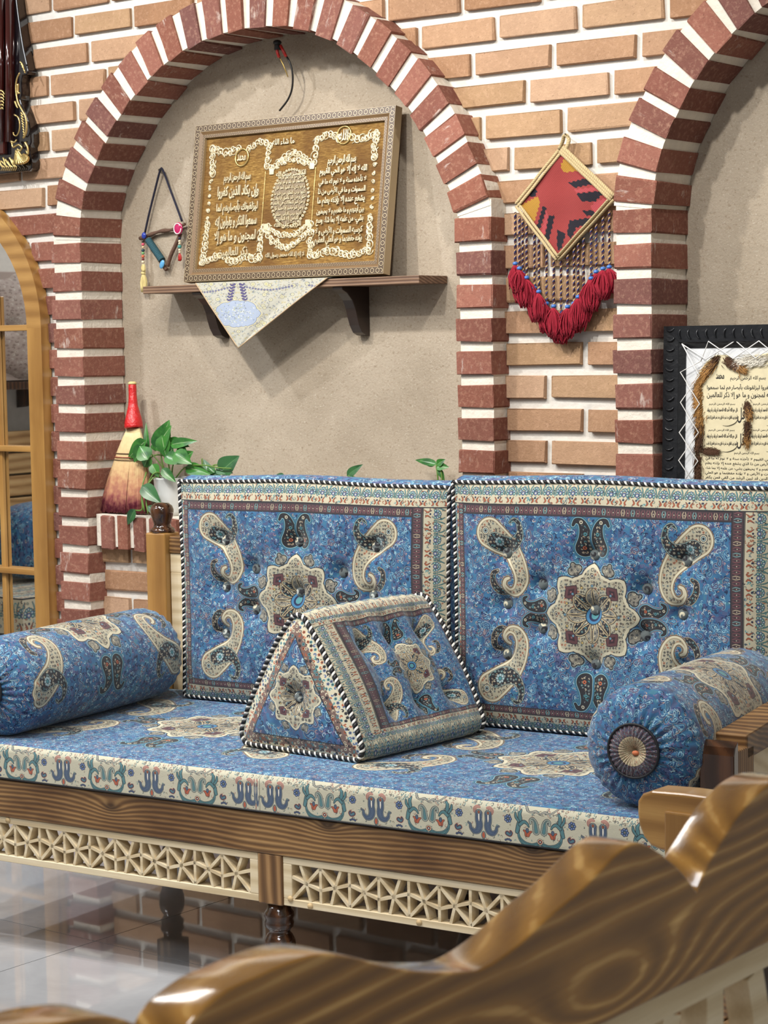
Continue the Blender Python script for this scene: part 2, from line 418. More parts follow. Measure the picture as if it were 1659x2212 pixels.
def ground(cv, x0, y0, x1, y1, seed, sc=1.0):
    """blue field with mottled patches, curls and small botehs; sc = pixels per 1/2 mm"""
    rng = random.Random(seed); x0, y0, x1, y1 = map(int, (x0, y0, x1, y1)); h, w = y1 - y0, x1 - x0
    m = mottle(h, w, seed, max(4, int(34 * sc)))[..., None]; m2 = mottle(h, w, seed + 1, max(4, int(15 * sc)))[..., None]
    a = BLUE * (1 - m) + BLUE2 * m
    k = np.clip((m2 - .62) * 7, 0, 1) * .75; a = a * (1 - k) + PURP * k
    k = np.clip((.3 - m2) * 7, 0, 1) * .6; a = a * (1 - k) + TEAL * k * .9 + BLUE * k * .1
    cv.a[y0:y1, x0:x1] = a
    area = (x1 - x0) * (y1 - y0) / sc / sc
    for i in range(int(area / 300)):
        x, y = rng.uniform(x0, x1), rng.uniform(y0, y1)
        swirl(rng, cv, x, y, rng.uniform(10, 20) * sc, rng.choice((NAVY, NAVY, hexc(44, 70, 120), hexc(120, 110, 150), hexc(70, 74, 118))), 1.9 * sc)
    for i in range(int(area / 3000)):
        x, y = rng.uniform(x0, x1), rng.uniform(y0, y1)
        boteh(cv, x, y, rng.uniform(.75, 1.25) * sc, rng.uniform(0, 6.28), rng.choice((-1, 1)),
              [(2.4 * sc, rng.choice((PALE, hexc(150, 190, 205), hexc(190, 170, 160)))), (.8 * sc, NAVY), (-.6 * sc, rng.choice((BLUE, PURP, BLUE2))), (-5 * sc, PALE), (-6.5 * sc, BLUE)])
    for i in range(int(area / 640)):
        x, y = rng.uniform(x0, x1), rng.uniform(y0, y1)
        swirl(rng, cv, x, y, rng.uniform(9, 18) * sc, rng.choice((PALE, PALE, hexc(140, 190, 210), hexc(196, 214, 216), hexc(186, 150, 140))), 1.55 * sc)

def medallion(cv, cx, cy, R, det, fy=1.0):
    IV, DK, GR = det
    k = R / 130.0
    for q in range(8):
        a = math.pi / 8 + q * math.pi / 4
        x, y = cx + R * .98 * math.cos(a), cy + R * .98 * math.sin(a) * fy
        cv.blob([(x, y, 13 * k), (x - 9 * k * math.sin(a), y + 9 * k * math.cos(a), 9 * k), (x + 9 * k * math.sin(a), y - 9 * k * math.cos(a), 9 * k),
                 (x + 14 * k * math.cos(a), y + 14 * k * math.sin(a), 5 * k)], [(5 * k, PALE * .85), (3 * k, INK), (.5 * k, GR)])
    r = int(R * 1.25); x0, y0 = max(0, int(cx - r)), max(0, int(cy - r)); x1, y1 = min(cv.w, int(cx + r)), min(cv.h, int(cy + r))
    X = (np.arange(x0, x1) + .5 - cx)[None, :]; Y = ((np.arange(y0, y1) + .5 - cy) / fy)[:, None]
    th = np.arctan2(Y, X); ax, ay = np.abs(X), np.abs(Y)
    lobe = 4.5 * k * np.abs(np.sin(12 * th))
    d = np.minimum(np.maximum(ax, ay) - .72 * R, (ax + ay) / 1.4142 - .72 * R) - lobe
    d = np.broadcast_to(d, (y1 - y0, x1 - x0)).astype(np.float32)
    cv.paint(d, x0, y0, [(4 * k, INK), (2 * k, IVORY), (-5 * k, IV)])
    rr = np.sqrt(X * X + Y * Y).astype(np.float32)
    for sx in (-1, 1):
        for sy in (-1, 1):
            e = np.maximum(np.abs(X - sx * .46 * R), np.abs(Y - sy * .46 * R)).astype(np.float32) - .115 * R + 1.5 * k * np.cos(16 * th).astype(np.float32)
            cv.paint(e, x0, y0, [(1.5 * k, INK), (0, MAROON), (-.05 * R, hexc(60, 40, 48)), (-.085 * R, MAROON * 1.4)])
    for q in range(8):
        a = q * math.pi / 4 + math.pi / 8 * 0
        for s in (-1, 1):
            b = a + s * .2 + (0)
            x, y = cx + .40 * R * math.cos(b), cy + .40 * R * math.sin(b) * fy
            if q % 2 == 0 or True:
                pts = [(cx + f * R * math.cos(a + s * g), cy + f * R * math.sin(a + s * g) * fy, w * R) for f, g, w in
                       ((.14, .35, .012), (.24, .34, .035), (.34, .26, .062), (.44, .17, .05), (.52, .06, .02))]
                cv.blob(curve(pts, 4), [(3 * k, INK), (1.4 * k, hexc(200, 180, 140)), (-1.0 * k, DK if q % 2 else GR)])
    cv.paint(rr - .17 * R, x0, y0, [(2 * k, INK), (0, BLUE2), (-.05 * R, NAVY), (-.09 * R, TEAL)])
    for q in range(16):
        a = q * math.pi / 8
        cv.blob([(cx + .6 * R * math.cos(a), cy + .6 * R * math.sin(a) * fy, 3.2 * k)], [(1 * k, INK), (0, GOLDY if q % 2 else hexc(110, 150, 170))])
    for a in (0, math.pi / 2, math.pi, 1.5 * math.pi):
        for f, w in ((.80, 5), (.92, 3)):
            cv.blob([(cx + f * R * math.cos(a), cy + f * R * math.sin(a) * fy, w * k)], [(1.2 * k, INK), (0, hexc(200, 190, 160)), (-2.4 * k, NAVY)])

def motif(cv, cx, cy, k, det, corners=(1, 1, 1, 1), fx=1.0, fy=1.0, ends=True, fg=True):
    """one field: medallion, four great botehs, paired botehs; k pixels per crop unit"""
    IV, DK, GR = det
    big = [(-575, -390, 74), (-520, -350, 66), (-460, -300, 54), (-412, -230, 42), (-398, -160, 34), (-425, -105, 25), (-468, -95, 15), (-497, -125, 9), (-490, -155, 6), (-470, -165, 4)]
    tail = [(-470, -105, 16), (-520, -95, 16), (-555, -130, 15), (-560, -180, 12), (-535, -200, 7)]
    drk = [(-548, -350, 40), (-500, -330, 42), (-440, -338, 30), (-400, -385, 18), (-405, -440, 11), (-432, -460, 7), (-455, -445, 4)]
    for (sx, sy), on in zip(((1, 1), (-1, 1), (1, -1), (-1, -1)), corners):
        if not on: continue
        g = 1 if sy > 0 else 1
        f = lambda P, n: curve([((x * sx) * fx * k + cx, (y * sy) * fy * k + cy, r * k) for x, y, r in P], n)
        cv.blob(f(tail, 6), [(4 * k, hexc(180, 160, 130)), (1 * k, INK), (-2 * k, DK)])
        pb = f(big, 8)
        # fringe of dots
        for i in range(0, len(pb), 3):
            x, y, r = pb[i]; j = min(i + 1, len(pb) - 1); tx, ty = pb[j][:2] - pb[i - 1 if i else 0][:2]; L = math.hypot(tx, ty) + 1e-6
            for s in (-1, 1):
                cv.blob([(x - s * ty / L * (r + 8 * k), y + s * tx / L * (r + 8 * k), 5 * k)], [(0, hexc(150, 140, 124))])
        cv.blob(pb, [(8 * k, hexc(150, 120, 92)), (5 * k, INK), (3 * k, IVORY), (-8 * k, hexc(150, 130, 100)), (-11 * k, IV), ])
        cv.blob(f(drk, 7), [(5 * k, INK), (3 * k, hexc(170, 190, 180)), (0, DK)])
        x, y = f([(-525, -345, 3)] * 2, 1)[0][:2]
        for q in range(8):
            a = q * math.pi / 4
            cv.blob([(x + 17 * k * math.cos(a), y + 17 * k * math.sin(a), 7 * k)], [(1.5 * k, INK), (0, hexc(170, 196, 200))])
        cv.blob([(x, y, 9 * k)], [(2 * k, INK), (0, TEAL)])
        x, y = f([(-600, -400, 3)] * 2, 1)[0][:2]
        cv.blob([(x, y, 22 * k)], [(0, INK), (-3 * k, IVORY), (-8 * k, INK), (-10 * k, hexc(150, 170, 170)), (-16 * k, INK)])
    P = [(0, 0, 40), (10, -45, 32), (8, -90, 24), (-10, -125, 15), (-38, -132, 9), (-52, -112, 5)]
    def pair(x, y, ang, sc, halo):
        for s in (1, -1):
            pts = [((px - 44) * s, py, r) for px, py, r in P]
            q = xf(curve(pts, 6), cx + x * k * fx, cy + y * k * fy, k * sc, ang)
            cv.blob(q, [(15 * k * sc, halo), (11 * k * sc, BLUE), (6 * k * sc, hexc(150, 200, 200)), (3 * k * sc, INK), (-10 * k * sc, DK)])
            for t in (0, 9, 18):
                cv.blob([(q[t][0], q[t][1], 9 * k * sc)], [(2 * k, INK), (0, (RUST * 1.2, TEAL * 1.1, IVORY)[t // 9]), (-5 * k * sc, INK)])
    if ends:
        pair(0, -330, 0, 1.0, TEAL * .9); pair(0, 330, math.pi, 1.0, TEAL * .9)
        pair(-285, 0, -math.pi / 2, .78, hexc(150, 130, 120)); pair(285, 0, math.pi / 2, .78, hexc(150, 130, 120))
    medallion(cv, cx, cy, 245 * k, det, fy)

def cream_band(cv, x0, y0, x1, y1, horiz, seed, flip=False):
    """cream border with flower heads in teal, blue and rust, then a fine maroon strip on the inner side"""
    rng = random.Random(seed); x0, y0, x1, y1 = map(int, (x0, y0, x1, y1))
    cv.a[y0:y1, x0:x1] = hexc(200, 192, 166)
    L = (x1 - x0) if horiz else (y1 - y0); W = (y1 - y0) if horiz else (x1 - x0)
    def P(l, w):
        if flip: w = 1 - w
        return (x0 + l, y0 + w * W) if horiz else (x0 + w * W, y0 + l)
    step = 62.0; n = max(1, int(L / step)); step = L / n
    sub = Canvas(cv.w, cv.h, 0) if False else cv
    for i in range(int(L * W / 420)):
        x, y = P(rng.uniform(0, L), rng.uniform(.04, .96)); swirl(rng, cv, x, y, rng.uniform(8, 15), rng.choice((INK, hexc(60, 90, 110), hexc(110, 120, 110), RUST * .8, TEAL)), 1.6)
    for i in range(n + 1):
        l = i * step
        for j in range(7):
            a = math.pi * j / 6; x, y = P(l + 17 * math.cos(a), .48 - .26 * math.sin(a) * (86 / max(W, 60)))
            cv.blob([(x, y, 6)], [(1.4, INK), (0, (TEAL, hexc(100, 140, 170))[j % 2]), (-3.5, IVORY)])
        x, y = P(l, .46); cv.blob([(x, y, 8)], [(1.5, INK), (0, hexc(90, 110, 160)), (-4, IVORY)])
        x, y = P(l, .68); cv.blob([(x, y, 3.5)], [(1, INK), (0, NAVY)])
        for s in (-1, 1):
            a, b = P(l + s * 8, .80), P(l + s * 17, .66); c = P(l + s * 14, .88)
            cv.blob(curve([(c[0], c[1], 2), (a[0], a[1], 3.2), (b[0], b[1], 1.5)], 4), [(1, INK), (0, RUST)])
            a, b = P(l + s * 24, .25), P(l + s * 30, .5)
            cv.blob(curve([(b[0], b[1], 2.4), (a[0], a[1], 2.4), P(l + s * 17, .12) + (1.5,)], 4), [(1, INK), (0, hexc(90, 150, 150))])
    for l0, l1, w0, w1 in ((0, L, 0, .035), (0, L, .965, 1)):
        (ax, ay), (bx, by) = P(l0, w0), P(l1, w1); ax, bx = sorted((int(ax), int(bx) + 1)); ay, by = sorted((int(ay), int(by) + 1)); cv.a[ay:by, ax:bx] = INK

def maroon_strip(cv, x0, y0, x1, y1, horiz):
    x0, y0, x1, y1 = map(int, (x0, y0, x1, y1)); cv.a[y0:y1, x0:x1] = hexc(70, 56, 62)
    L = (x1 - x0) if horiz else (y1 - y0); W = (y1 - y0) if horiz else (x1 - x0); P = lambda l, w: (x0 + l, y0 + w * W) if horiz else (x0 + w * W, y0 + l)
    n = int(L / 24)
    for i in range(n):
        l = (i + .5) * L / n; c = (MAROON * 1.25, hexc(120, 168, 168), hexc(196, 180, 150))[i % 3] if i % 2 else MAROON * 1.35
        for s in (-1, 1):
            a, b, d = P(l + s * 4, .75), P(l + s * 8, .45), P(l + s * 4, .2)
            cv.blob(curve([a + (2.4,), b + (2.2,), d + (1.8,)], 4), [(0, c)])
        x, y = P(l, .5); cv.blob([(x, y, 2.6)], [(0, hexc(206, 196, 170))])
    for w in (0, .93):
        (ax, ay), (bx, by) = P(0, w), P(L, w + .07); cv.a[int(ay):max(int(ay) + 1, int(by)), int(ax):max(int(ax) + 1, int(bx))] = INK

def tex_cushion():
    W, H = 1580, 1120; cv = Canvas(W, H, IVORY); det = details(H, W)
    k = .905; bx0, bx1, by0, by1 = 62, 1400, 140, 1010
    ground(cv, bx0, by0, bx1, by1, 11)
    motif(cv, (bx0 + bx1) / 2, (by0 + by1) / 2, k, det, fy=1.0)
    cream_band(cv, 0, 0, W, 94, True, 1); cream_band(cv, 0, H - 76, W, H, True, 2, True)
    cream_band(cv, W - 120, 60, W, H - 60, False, 3, True); cream_band(cv, 0, 60, 30, H - 60, False, 4)
    cream_band(cv, 0, 0, W, 94, True, 1)
    maroon_strip(cv, 28, 94, W - 120, 140, True); maroon_strip(cv, 28, by1, W - 120, H - 76, True)
    maroon_strip(cv, 28, 94, 62, H - 76, False); maroon_strip(cv, bx1, 94, W - 120, H - 76, False)
    return cv.a

def tex_bolster():
    W, H = 1300, 1200; cv = Canvas(W, H, BLUE); det = details(H, W)
    ground(cv, 0, 0, W, H, 21); motif(cv, W / 2, H * .5, .80, det)
    P = [(0, 0, 0)]
    return cv.a

def tex_mattress():
    W, H = 2280, 980; cv = Canvas(W, H, BLUE); det = details(H, W)
    ground(cv, 0, 0, W, H, 31, .62)
    for cx in (W * .255, W * .755): motif(cv, cx, H * .5, .70, det, fx=1.0, fy=.98)
    return cv.a

def tex_triangle():
    W, H = 560, 520; cv = Canvas(W, H, IVORY); det = details(H, W)
    ground(cv, 0, 0, W, H, 41); medallion(cv, W / 2, H * .62, 104, det)
    X = (np.arange(W) + .5)[None, :]; Y = (np.arange(H) + .5)[:, None]; hy = H * .985; top = H * .03
    sl = (W / 2) / (hy - top); q = math.sqrt(1 + sl * sl); dl = (X - (W / 2 - (Y - top) * sl)) / q; dr = ((W / 2 + (Y - top) * sl) - X) / q
    d = np.minimum(np.minimum(dl, dr), hy - Y + 0 * X).astype(np.float32); bt = detail_tile(192, 15, hexc(120, 96, 88), [INK, IVORY, TEAL, RUST, hexc(206, 190, 160)], 14, 1.9)
    cv.paint(d - 52, 0, 0, [(2, INK), (-1, tiled(bt, H, W)), (-26, tiled(detail_tile(192, 16, IVORY, [INK, TEAL, RUST, hexc(90, 110, 150)], 14, 1.9), H, W))])
    return cv.a

def tex_band():
    """front of the mattress: one repeat of the great flowered border"""
    W, H = 900, 300; cv = Canvas(W, H, hexc(198, 194, 172)); rng = random.Random(8)
    GB, TQ, OR = hexc(78, 96, 120), hexc(84, 128, 134), hexc(178, 92, 66)
    for i in range(170): swirl(rng, cv, rng.uniform(0, W), rng.choice((rng.uniform(0, 50), rng.uniform(0, 300))), rng.uniform(12, 26), rng.choice((hexc(70, 80, 84), hexc(120, 110, 96), hexc(150, 108, 98), hexc(90, 130, 134))), 2.2)
    A = [(-34, 98, 22), (-36, 138, 21), (-30, 178, 21), (-40, 212, 19), (-68, 224, 14), (-92, 204, 9), (-98, 178, 6), (-112, 170, 3)]
    R_ = [(-60, 88, 9), (-64, 70, 9), (-48, 54, 8), (-28, 56, 5)]
    B = [(-26, 176, 19), (-30, 146, 17), (-34, 116, 13), (-50, 96, 9), (-66, 104, 6), (-66, 124, 4)]
    def both(cx, fn):
        for s in (1, -1): fn(lambda P, n=7: curve([(cx + s * x * 1.12, (y - 150) * 1.14 + 150, r * 1.18) for x, y, r in P], n))
    for cx in (0, 900):
        def f(m):
            cv.blob(m(R_), [(3, hexc(160, 100, 90)), (0, hexc(170, 130, 118))])
            cv.blob(m(A), [(5, INK), (1.5, hexc(150, 168, 178)), (-1, INK), (-3, GB), (-8, hexc(60, 78, 108)), (-12, GB)])
            cv.blob(m([(-34, 98, 4), (-34, 128, 5), (-33, 150, 2)]), [(2, INK), (0, hexc(235, 230, 220))]); cv.blob(m([(-34, 88, 9), (-34, 92, 9)]), [(2, IVORY), (0, INK), (-5, OR)])
        both(cx, f); cv.blob(curve([(cx, 236, 5), (cx, 256, 12), (cx, 274, 5)], 4), [(8, INK), (6, TQ), (1, OR)])
    for cx in (450,):
        def f(m):
            cv.blob(m([(-20, 262, 12), (-60, 276, 16), (-110, 262, 13), (-140, 232, 8), (-150, 200, 5), (-150, 176, 7)]), [(4, INK), (1, TQ), (-6, INK), (-8, TQ)])
            cv.blob(m([(-160, 190, 10), (-150, 150, 12), (-138, 110, 12), (-140, 70, 9), (-130, 46, 4)]), [(4, INK), (0, TQ)])
            cv.blob(m([(-140, 140, 9), (-112, 118, 9), (-88, 130, 6), (-78, 148, 3)]), [(4, INK), (0, TQ)])
            cv.blob(m([(-148, 118, 6), (-166, 92, 7), (-170, 66, 4)]), [(4, INK), (0, TQ)])
            cv.blob(m([(-94, 206, 10), (-98, 186, 8), (-112, 176, 4)]), [(3, INK), (0, OR)]); cv.blob(m([(-84, 206, 10), (-74, 188, 8), (-60, 180, 4)]), [(3, INK), (0, OR)])
            cv.blob(m([(-88, 168, 8), (-88, 180, 8)]), [(3, INK), (0, GB)])
            cv.blob(m(B), [(5, INK), (1, hexc(180, 190, 180)), (-3, GREYG), (-8, hexc(90, 110, 112)), (-12, TQ)])
        both(cx, f); cv.blob([(cx, 254, 15)], [(9, INK), (6, IVORY), (2, RUST), (-3, NAVY), (-9, IVORY)])
        both(cx, lambda m: cv.blob(m([(0, 60, 3), (-30, 44, 5), (-70, 50, 4), (-100, 30, 4), (-120, 6, 3)]), [(2.5, INK), (0, hexc(150, 150, 140))]))
    for cx in (200, 700):
        cv.blob([(cx, 130, 2), (cx + 2, 180, 2), (cx, 225, 2)], [(0, INK)]); 
        for q in range(7):
            a = q * .8976; cv.blob([(cx + 20 * math.cos(a), 104 + 22 * math.sin(a), 9)], [(3, INK), (0, hexc(78, 100, 150)), (-5, hexc(140, 160, 190))])
        cv.blob([(cx, 104, 9)], [(3, INK), (0, TQ), (-5, OR)])
        s = 1 if cx < 450 else -1
        cv.blob(curve([(cx - s * 6, 216, 12), (cx + s * 14, 226, 9), (cx + s * 26, 212, 5), (cx + s * 20, 200, 3)], 5), [(8, hexc(160, 100, 90)), (4, INK), (0, GB), (-6, TQ)])
        cv.blob([(cx - 20, 268, 6), (cx - 6, 262, 6), (cx + 8, 262, 6), (cx + 20, 268, 6)], [(3, INK), (0, hexc(70, 90, 130))])
    cv.a[290:, :] = INK
    return cv.a

def tex_smallpaisley():
    """plain paisley cloth for sides and buttons"""
    cv = Canvas(512, 512, BLUE); ground(cv, 0, 0, 512, 512, 51, .8); return cv.a
def tex_creamside():
    cv = Canvas(1024, 128, IVORY); cream_band(cv, 0, 0, 1024, 128, True, 61); return cv.a

# ================================================================ materials used all over
MORTAR = plain('lime_mortar', (222, 214, 200), .9, bumps=(70, .5, .006))
MORTAR_W = plain('white_mortar', (214, 210, 202), .9, bumps=(50, .45, .006))
PLASTER = None
def plaster():
    m, nt, bs = newmat('straw_plaster'); v = coords(nt, rnd=False)
    c = ramp(nt, noise(nt, v, 3.2, 4, .6), [(.3, lin((160, 147, 129))), (.7, lin((180, 167, 149)))])
    sp = ramp(nt, noise(nt, v, 130, 3, .7), [(.56, (0, 0, 0, 1)), (.72, (.6, .6, .6, 1))]); c = mix(nt, sp, c, lin((128, 110, 88)))
    sp = ramp(nt, noise(nt, v, 210, 2, .6), [(.6, (0, 0, 0, 1)), (.75, (.5, .5, .5, 1))]); c = mix(nt, sp, c, lin((208, 200, 186)))
    nt.links.new(c, bs.inputs['Base Color']); bs.inputs['Roughness'].default_value = .95; bs.inputs['Specular IOR Level'].default_value = .15
    bump(nt, bs, mathn(nt, 'ADD', noise(nt, v, 160, 4, .7), mathn(nt, 'MULTIPLY', noise(nt, v, 12, 3, .5), 2.0)), .5, .005); return m
PLASTER = plaster()
TAN = brick_mat('tan_brick', [(176, 136, 104), (194, 158, 126), (164, 124, 92), (200, 166, 136), (184, 150, 114), (172, 140, 108)], .66)
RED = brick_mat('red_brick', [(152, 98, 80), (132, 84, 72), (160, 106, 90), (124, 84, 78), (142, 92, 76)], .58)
SHOPW = plain('grey_beige_wall_paint', (150, 144, 136), .85)
WHITE = plain('white_wall_paint', (206, 203, 196), .8)
def stone():
    m, nt, bs = newmat('polished_stone'); v = coords(nt)
    c = ramp(nt, noise(nt, v, 2.5, 5, .6, .8), [(.3, lin((154, 155, 158))), (.55, lin((172, 173, 176))), (.8, lin((188, 189, 192)))])
    nt.links.new(c, bs.inputs['Base Color']); bs.inputs['Roughness'].default_value = .035; bs.inputs['Specular IOR Level'].default_value = .9
    bump(nt, bs, noise(nt, v, 3, 2, .5), .03, .01); return m
STONE = stone(); GROUT = plain('floor_joint', (96, 92, 88), .8)
OAK = wood_mat('honey_varnished_wood', (146, 106, 56), (176, 134, 76), (194, 152, 90), bands=22, dist=.6, rough=.28, coat=.3, stain=.2, relief=.03)
OAKV = wood_mat('honey_varnished_wood_upright', (146, 106, 56), (172, 130, 72), (190, 148, 86), grain='z', bands=22, dist=.6, rough=.3, coat=.3, stain=.25, relief=.05)
BROWN = wood_mat('brown_stained_wood', (86, 60, 36), (130, 96, 58), (176, 140, 92), bands=95, dist=1.6, rough=.45, coat=.15, stain=.55, relief=.3, knots=2.6)
BROWNV = wood_mat('brown_stained_wood_upright', (84, 60, 38), (132, 98, 62), (184, 146, 100), grain='z', bands=110, dist=1.0, rough=.5, stain=.35, relief=.4)
WALNUT = wood_mat('dark_walnut_lacquer', (34, 20, 12), (66, 40, 24), (98, 64, 40), grain='z', bands=50, dist=.8, rough=.12, coat=.8, stain=.3, relief=.04)
CREAM = wood_mat('pale_poplar_wood', (206, 186, 148), (228, 212, 178), (234, 220, 190), bands=30, dist=.6, rough=.55, stain=.06, relief=.04)
BENCH = wood_mat('bench_varnished_pine', (112, 76, 28), (158, 114, 50), (226, 184, 112), grain='y', bands=62, dist=1.6, rough=.16, coat=.75, stain=.25, thin=.98, bends=((-.255, -.055, .13, .035, 26), (-.02, .03, .2, .05, 6)), relief=.10, tilt=-.05)
SHELFW = wood_mat('shelf_rough_wood', (84, 60, 46), (122, 94, 74), (160, 132, 108), bands=120, dist=.8, rough=.55, stain=.4, relief=.3)

# ================================================================ room shell
XL, XR, YF = -3.6, 3.4, -6.2
ARCH = [(-1.722, 1.69), (-1.713, 1.785), (-1.671, 1.875), (-1.611, 1.955), (-1.548, 2.03), (-1.466, 2.102), (-1.374, 2.157), (-1.275, 2.198), (-1.143, 2.223), (-1.009, 2.227),
        (-.878, 2.211), (-.765, 2.172), (-.678, 2.118), (-.608, 2.062), (-.548, 2.008), (-.502, 1.955), (-.459, 1.893), (-.424, 1.826), (-.396, 1.77), (-.374, 1.726), (-.366, 1.69)]
ARCH2 = [(.207, 1.68), (.217, 1.746), (.240, 1.825), (.277, 1.892), (.314, 1.955), (.367, 2.016), (.421, 2.063), (.474, 2.10), (.55, 2.14), (.67, 2.18), (.80, 2.205), (.93, 2.205), (1.06, 2.175), (1.20, 2.11), (1.33, 2.01), (1.44, 1.89), (1.51, 1.77), (1.53, 1.68)]
def resample(P, step):
    c = [Vector((x, 0, z)) for x, z in P]; c = crv(c, 8); L = [0]
    for a, b in zip(c, c[1:]): L.append(L[-1] + (b - a).length)
    n = max(2, round(L[-1] / step)); out = []
    for i in range(n + 1):
        t = L[-1] * i / n; k = max(j for j in range(len(L)) if L[j] <= t + 1e-9); k = min(k, len(c) - 2)
        f = (t - L[k]) / (L[k + 1] - L[k]); out.append(c[k].lerp(c[k + 1], f))
    return out
def ring_z(P, x, off=.06):
    pts = resample(P, .04); best = None; q = []
    for i, p in enumerate(pts):
        t = (pts[min(i + 1, len(pts) - 1)] - pts[max(i - 1, 0)]).normalized(); q.append(p + Vector((-t.z, 0, t.x)) * off)
    for a, b in zip(q, q[1:]):
        if min(a.x, b.x) <= x <= max(a.x, b.x):
            z = a.z + (b.z - a.z) * (x - a.x) / (b.x - a.x + 1e-9); best = z if best is None else max(best, z)
    return best
NICHES = [(ARCH, -1.722, -.366), (ARCH2, .207, 1.53)]
mb = MB(); xs = XL; W0 = .04; Y0, Y1 = .006, .104; SILL = .80
while xs < XR - 1e-6:
    xe = min(xs + W0, XR); xc = (xs + xe) / 2; top = None
    for P, a, b in NICHES:
        if a - .06 < xc < b + .06: top = ring_z(P, xc) or (ring_z(P, min(max(xc, a - .05), b + .05)) or 1.75)
    if top is None: mb.box((xs, Y0, 0), (xe, Y1, CEIL))
    else: mb.box((xs, Y0, 0), (xe, Y1, SILL)); mb.box((xs, Y0, top), (xe, Y1, CEIL))
    xs = xe
wall = struct('wall_back', mb, MORTAR_W, fix=False)
def room_box(n, a, b, m): return struct(n, MB().box(a, b), m)
room_box('wall_left', (XL - .1, YF, 0), (XL, .2, CEIL), WHITE); room_box('wall_right', (XR, YF, 0), (XR + .1, .2, CEIL), WHITE)
room_box('wall_front', (XL, YF - .1, 0), (XR, YF, CEIL), SHOPW); room_box('ceiling', (XL - .1, YF - .1, CEIL), (XR + .1, .2, CEIL + .1), WHITE)
for (P, a, b) in NICHES:
    room_box('wall_niche', (a - .10, .105, SILL - .02), (b + .10, .155, 2.42), PLASTER)
# floor of large polished tiles, each its own piece
floor = struct('floor', MB().box((XL - .1, YF - .1, -.12), (XR + .1, .2, -.012)), GROUT)
TW = .8; jx, jy = -.72, -1.04
i0 = math.floor((XL - jx) / TW); i1 = math.ceil((XR - jx) / TW); j0 = math.floor((YF - jy) / TW); j1 = math.ceil((.0 - jy) / TW)
for i in range(i0, i1):
    for j in range(j0, j1):
        a = (max(XL, jx + i * TW) + .0012, max(YF, jy + j * TW) + .0012); b = (min(XR, jx + (i + 1) * TW) - .0012, min(0.0, jy + (j + 1) * TW) - .0012)
        if b[0] - a[0] < .02 or b[1] - a[1] < .02: continue
        obj('floor_tile', MB().box((a[0], a[1], -.012), (b[0], b[1], 0)), STONE, floor)

# ---------------------------------------------------------------- bricks
def brick_mesh(name, lx, ly, lz, mat, seed, taper=0.0, ch=.0020):
    import bmesh
    rr = random.Random(seed); bm = bmesh.new(); bmesh.ops.create_cube(bm, size=1)
    for v in bm.verts: v.co = Vector((v.co.x * lx * (1 + taper * v.co.z * 2), v.co.y * ly, v.co.z * lz))
    bmesh.ops.bevel(bm, geom=bm.edges[:], offset=ch, segments=1, affect='EDGES')
    for v in bm.verts: v.co += Vector([rr.uniform(-.0022, .0022) for _ in range(3)])
    me = bpy.data.meshes.new(name); bm.to_mesh(me); bm.free(); me.materials.append(mat); return me
def lay(me, parent, loc, M=None, sc=(1, 1, 1)):
    o = bpy.data.objects.new('brick', me)
    return put(o, parent, Matrix.Translation(Vector(loc)) @ (M or Matrix()) @ Matrix.Diagonal((*sc, 1)))
BH = .057; tanm = [brick_mesh('tan_brick', .222, .03, BH, TAN, k) for k in range(6)]; shadem = [brick_mesh('shaded_wall_brick', .222, .03, BH, RED, 20 + k) for k in range(4)]  # second set: tan wall bricks with their shade put in as red brick colour
anch = {13: (-1.879, None), 12: (-1.789, None), 11: (-1.97, -.379), 10: (-1.9, -.273), 9: (-1.785, -.105), 8: (-1.904, -.183), 7: (-1.79, -.076), 6: (-1.928, .01), 0: (None, -.022), -1: (None, -.13)}
PB = .244; JG = .021
def inner_x(P, a, b, z):
    """x range of a niche opening at height z (inner face of the ring), widened to the ring's middle"""
    if z < SILL + .02: return None
    q = resample(P, .03); xs = [p.x for p in q if abs(p.z - z) < .05]
    if z <= 1.72: return a - .05, b + .05
    l = [p.x for p in q if p.x < (a + b) / 2 and abs(p.z - z) < .045]; r = [p.x for p in q if p.x > (a + b) / 2 and abs(p.z - z) < .045]
    if z > 2.30: return None
    if not l or not r: return ((a + b) / 2 - .34, (a + b) / 2 + .34) if z < 2.28 else None
    return max(min(l) - .05, a - .05), min(max(r) + .05, b + .05)
for n in range(-16, 14):
    z = 1.341 + .0815 * n; an = anch.get(n, (None, None))
    for side, (xa, xb) in enumerate(((-2.28, -1.05), (-1.05, .80))):
        A = an[side]
        if A is None: A = (-.022 if n % 2 == 0 else -.13) + (0 if side else -.03)
        if side == 0 and z < .8: A = -.022 + (n % 2) * .12
        k = math.floor((xa - A) / PB)
        while True:
            l, r = A + k * PB + JG / 2, A + (k + 1) * PB - JG / 2; k += 1
            if l > xb: break
            l0, r0 = max(l, xa + (JG / 2 if side else 0)), min(r, xb - (0 if side else JG / 2))
            segs = [(l0, r0)]
            for P, a, b in NICHES:
                rg = inner_x(P, a, b, z)
                if rg:
                    s2 = []
                    for p, q in segs:
                        if q <= rg[0] or p >= rg[1]: s2.append((p, q))
                        else:
                            if p < rg[0]: s2.append((p, rg[0]))
                            if q > rg[1]: s2.append((rg[1], q))
                    segs = s2
            for p, q in segs:
                if q - p < .025: continue
                red = (q < -1.74 and z < 1.78)  # lower bricks left of the left pier, coloured darker for the shade there
                me = R.choice(shadem if red else tanm)
                lay(me, wall, ((p + q) / 2, .0085 + R.uniform(-.0015, .0015), z + R.uniform(-.0015, .0015)), Matrix.Rotation(R.uniform(-.006, .006), 4, 'Y'), ((q - p) / .222, 1, R.uniform(.96, 1.04)))

